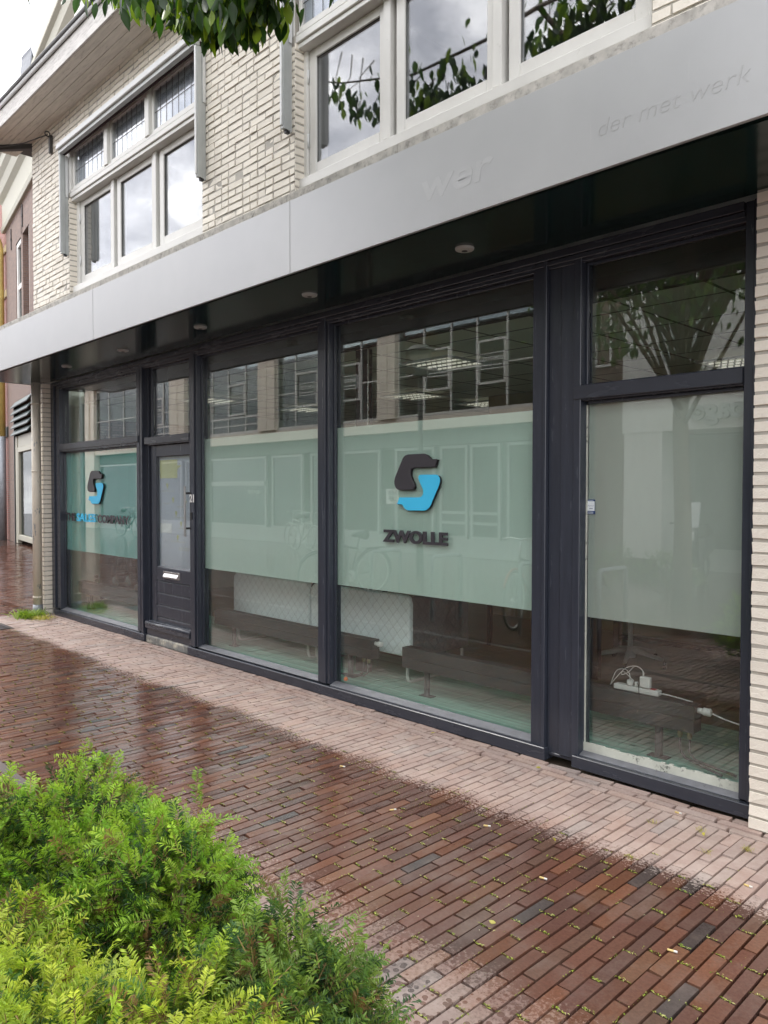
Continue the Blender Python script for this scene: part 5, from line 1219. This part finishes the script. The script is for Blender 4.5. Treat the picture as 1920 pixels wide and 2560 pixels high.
tk = MB(); tk.tube([(0, 0, 0), (.02, .02, 1.2), (-.02, .05, 2.6), (.05, .1, 4.2), (.1, .2, 6.2)], [.14, .11, .10, .08, .03], 12); tk.build('trunk', M['bark'], TR)
r = np.random.default_rng(21); lb_ = MB(); cen = []
def W2(x, y, z): return (x-tx, y-ty, z)
for k_ in range(46):
    a = r.uniform(0, 2*pi); el = r.uniform(-.25, 1.2); R = r.uniform(1.4, 2.9)
    e = np.array([-4.4-tx+R*cos(a)*cos(el)*1.0, -1.35-ty+R*sin(a)*cos(el)*.9, 4.9+R*sin(el)*.95])
    zb = r.uniform(2.4, 4.6); m_ = (np.array([0, 0, zb])+e)/2+np.array([0, 0, .3]); lb_.tube([(0.02, .08, zb), tuple(m_), tuple(e)], [.035, .018, .006], 6)
    for _ in range(5): cen.append(e+r.normal(0, .38, 3)); cen.append(m_+(e-m_)*r.uniform(.2, .9)+r.normal(0, .3, 3))
cen = np.array(cen); P = cen[r.choice(len(cen), 15000)]+r.normal(0, .17, (15000, 3)); Pw = P+np.array([tx, ty, 0])
# keep the crown clear of the space the photographer looks through
dh = np.hypot(Pw[:, 0], Pw[:, 1]); infront = (Pw[:, 1] > -.28*Pw[:, 0]-.35)
ok = (~infront | (Pw[:, 2] > 1.95+.78*dh)) & (Pw[:, 2] > 2.45) & ~((dh < 1.7) & (Pw[:, 2] < 3.6)); P = P[ok]
Dr = r.normal(0, .45, (len(P), 3))+np.array([0, 0, -1.0]); gcols = [(.035, .085, .012), (.05, .11, .015), (.08, .15, .02), (.12, .19, .03)]
leaves(P, Dr, .145, 4, gcols, 'crown', TR, M['leaf'])
# the branch reaching in front of the facade
zt = np.array([(-7.6, 6.05), (-7.0, 5.85), (-6.3, 5.55), (-5.84, 5.28), (-5.12, 4.86), (-4.52, 4.50), (-4.1, 4.24), (-3.76, 4.20), (-3.56, 4.32), (-3.3, 4.56), (-2.9, 4.60), (-2.0, 4.75)])
dn_tab = [(-7.6, -6.3, 16, .3), (-6.3, -5.5, 70, .30), (-5.5, -5.0, 90, .35), (-5.0, -4.45, 380, .55), (-4.45, -3.55, 1250, .65), (-3.55, -2.9, 420, .7), (-2.9, -1.9, 650, 1.1)]
near = []
for a, b, nn_, hgt in dn_tab:
    for _ in range(nn_):
        x = r.uniform(a, b); y = 2.6+r.normal(0, .13); z0 = np.interp(x, zt[:, 0], zt[:, 1]); f_ = hypot(x, y)/hypot(x, 2.6)
        clump = .10*abs(sin(x*9.0))+.05*abs(sin(x*23))
        near.append((x-tx, y-ty, 1.6+(z0-.10-1.6)*f_+.15+clump+abs(r.normal(0, .5))*hgt))
near = np.array(near)
lb_.tube([(0.02, .1, 4.0), W2(-4.5, -.6, 5.4), W2(-4.2, 1.0, 5.9), W2(-3.9, 2.2, 5.75), W2(-4.2, 2.55, 5.45), W2(-5.0, 2.6, 5.45), W2(-6.0, 2.6, 5.75), W2(-7.4, 2.6, 6.35)], [.06, .045, .03, .022, .016, .012, .008, .004], 8)
lb_.tube([W2(-3.9, 2.2, 5.75), W2(-3.3, 2.5, 5.5), W2(-2.6, 2.6, 5.4), W2(-1.9, 2.6, 5.6)], [.02, .014, .010, .005], 8)
for x in np.arange(-6.6, -1.9, .16):
    zc = np.interp(x, zt[:, 0], zt[:, 1]); lb_.tube([W2(x+.12, 2.6, zc+.62), W2(x+.03, 2.6+r.normal(0, .08), zc+.45), W2(x-.05, 2.6+r.normal(0, .12), zc+.18)], [.007, .005, .002], 5)
Dr = r.normal(0, .30, (len(near), 3))+np.array([0, 0, -1.15])
leaves(near, Dr, .125, 6, [(.018, .045, .012), (.025, .06, .014), (.03, .08, .014), (.05, .11, .016), (.09, .17, .02), (.22, .32, .03)], 'near_leaves', TR, M['leaf'])
lb_.build('branches', M['bark'], TR)

# ------------------------------------------------------------------ litter
def butt(x, y, a, label, two=True):
    t = thing('cigarette_butt', label, 'cigarette butt', (x, y, .0055), a, group='cigarette butts on the paving')
    MB().tube([(-.013, 0, 0), (.008, 0, 0)], .004, 10).build('filter', M['butt'], t)
    if two: MB().tube([(.0082, 0, 0), (.020, 0, 0)], .0038, 10).build('paper', M['buttw'], t)
def gz_(u, v):
    dx, dy = (u-960)/1923, (v-1280)/1923; q_ = Matrix((rt2, dn2, fw)).transposed() @ Vector((dx, dy, 1)); t_ = -EYE/q_.z; return q_.x*t_, q_.y*t_
for u, v, a, lab in ((1678, 2380, .3, 'yellow cigarette butt at the lower right of the wet bricks'), (1694, 2034, .1, 'yellow and white cigarette butt beside the rightmost plinth'), (1868, 2217, 0, 'cigarette butt near the right edge under the brick pier'), (1356, 2198, .2, 'cigarette butt in the middle of the wet bricks'), (1216, 2067, .6, 'cigarette butt left of the wet footprint'), (981, 2027, 1.1, 'cigarette butt on the wet bricks below the mullion'), (855, 1918, .4, 'pale cigarette butt farthest left on the paving')):
    butt(*gz_(u, v), a, lab)
lv = [((1222, 2306), 'oval yellow leaf on the wet bricks'), ((1076, 1836), 'yellow leaf near the window plinth'), ((1390, 2107), 'curled yellow leaf on the edge of the wet paving'), ((1352, 1922), 'small leaf in front of the pilaster'), ((1758, 2085), 'yellow leaf on the dry bricks by the right pier')]
for k_, ((u, v), lab) in enumerate(lv):
    x, y = gz_(u, v); o = leaves(np.array([(0., 0., .004)]), np.array([(cos(k_*1.3), sin(k_*1.3), .05)]), .035, 30+k_, [(.55, .50, .10)], 'fallen_leaf', None, M['leaf']); o.location = (x, y, .004); tag(o, lab, 'leaf', 'fallen leaves on the paving')
# weeds at the foot of the drainpipe and between bricks
def tuft(name, x, y, n, h, sp, cols, label, cat='weed', group='weeds in the paving'):
    r_ = np.random.default_rng(int(abs(x*100+y*10))); V_, F_, T_ = [], [], []
    for i in range(n):
        bx, by = r_.normal(0, sp, 2); d = np.array([r_.normal(0, .5), r_.normal(0, .5), 1.0]); d /= np.linalg.norm(d); l_ = h*r_.uniform(.5, 1.2); s_ = np.cross(d, r_.normal(size=3)); s_ /= np.linalg.norm(s_); w = h*.05
        b0 = np.array([bx, by, 0]); o = len(V_); m1 = b0+d*l_*.5; e1 = b0+d*l_+np.array([d[0], d[1], 0])*l_*.5-np.array([0, 0, l_*.15])
        V_ += [b0-s_*w*.5, b0+s_*w*.5, m1+s_*w, m1-s_*w, e1+s_*w*.2, e1-s_*w*.2]; F_ += [(o, o+1, o+2, o+3), (o+3, o+2, o+4, o+5)]
        c = np.array(cols[r_.integers(len(cols))])*r_.uniform(.8, 1.2); T_ += [c, c]
    o = npmesh(name, np.array(V_), np.array(F_), M['yew'], None, tone=np.array(T_)); o.location = (x, y, 0); tag(o, label, cat, group)
tuft('weed_tuft', -10.12, 3.52, 260, .13, .075, [(.22, .34, .04), (.3, .4, .06), (.14, .24, .03)], 'bright green weed tuft at the foot of the cream drainpipe')
tuft('weed_tuft', -9.88, 3.60, 160, .07, .07, [(.42, .42, .12), (.5, .42, .14)], 'yellowish weed tuft right beside the green one at the drainpipe')
for (u, v), nn_, lab in (((1632, 2057), 26, 'small dry weed in a joint of the dry bricks'), ((1750, 2078), 30, 'weed tuft beside a yellow leaf near the right pier'), ((1867, 2127), 40, 'dry weed tuft near the right edge below the pier'), ((1768, 2132), 24, 'short weed in a joint left of the dry tuft'), ((1575, 2145), 22, 'green weed on the border of the wet bricks')):
    x, y = gz_(u, v); tuft('weed_tuft', x, y, nn_, .022, .012, [(.35, .36, .08), (.5, .42, .14)], lab)
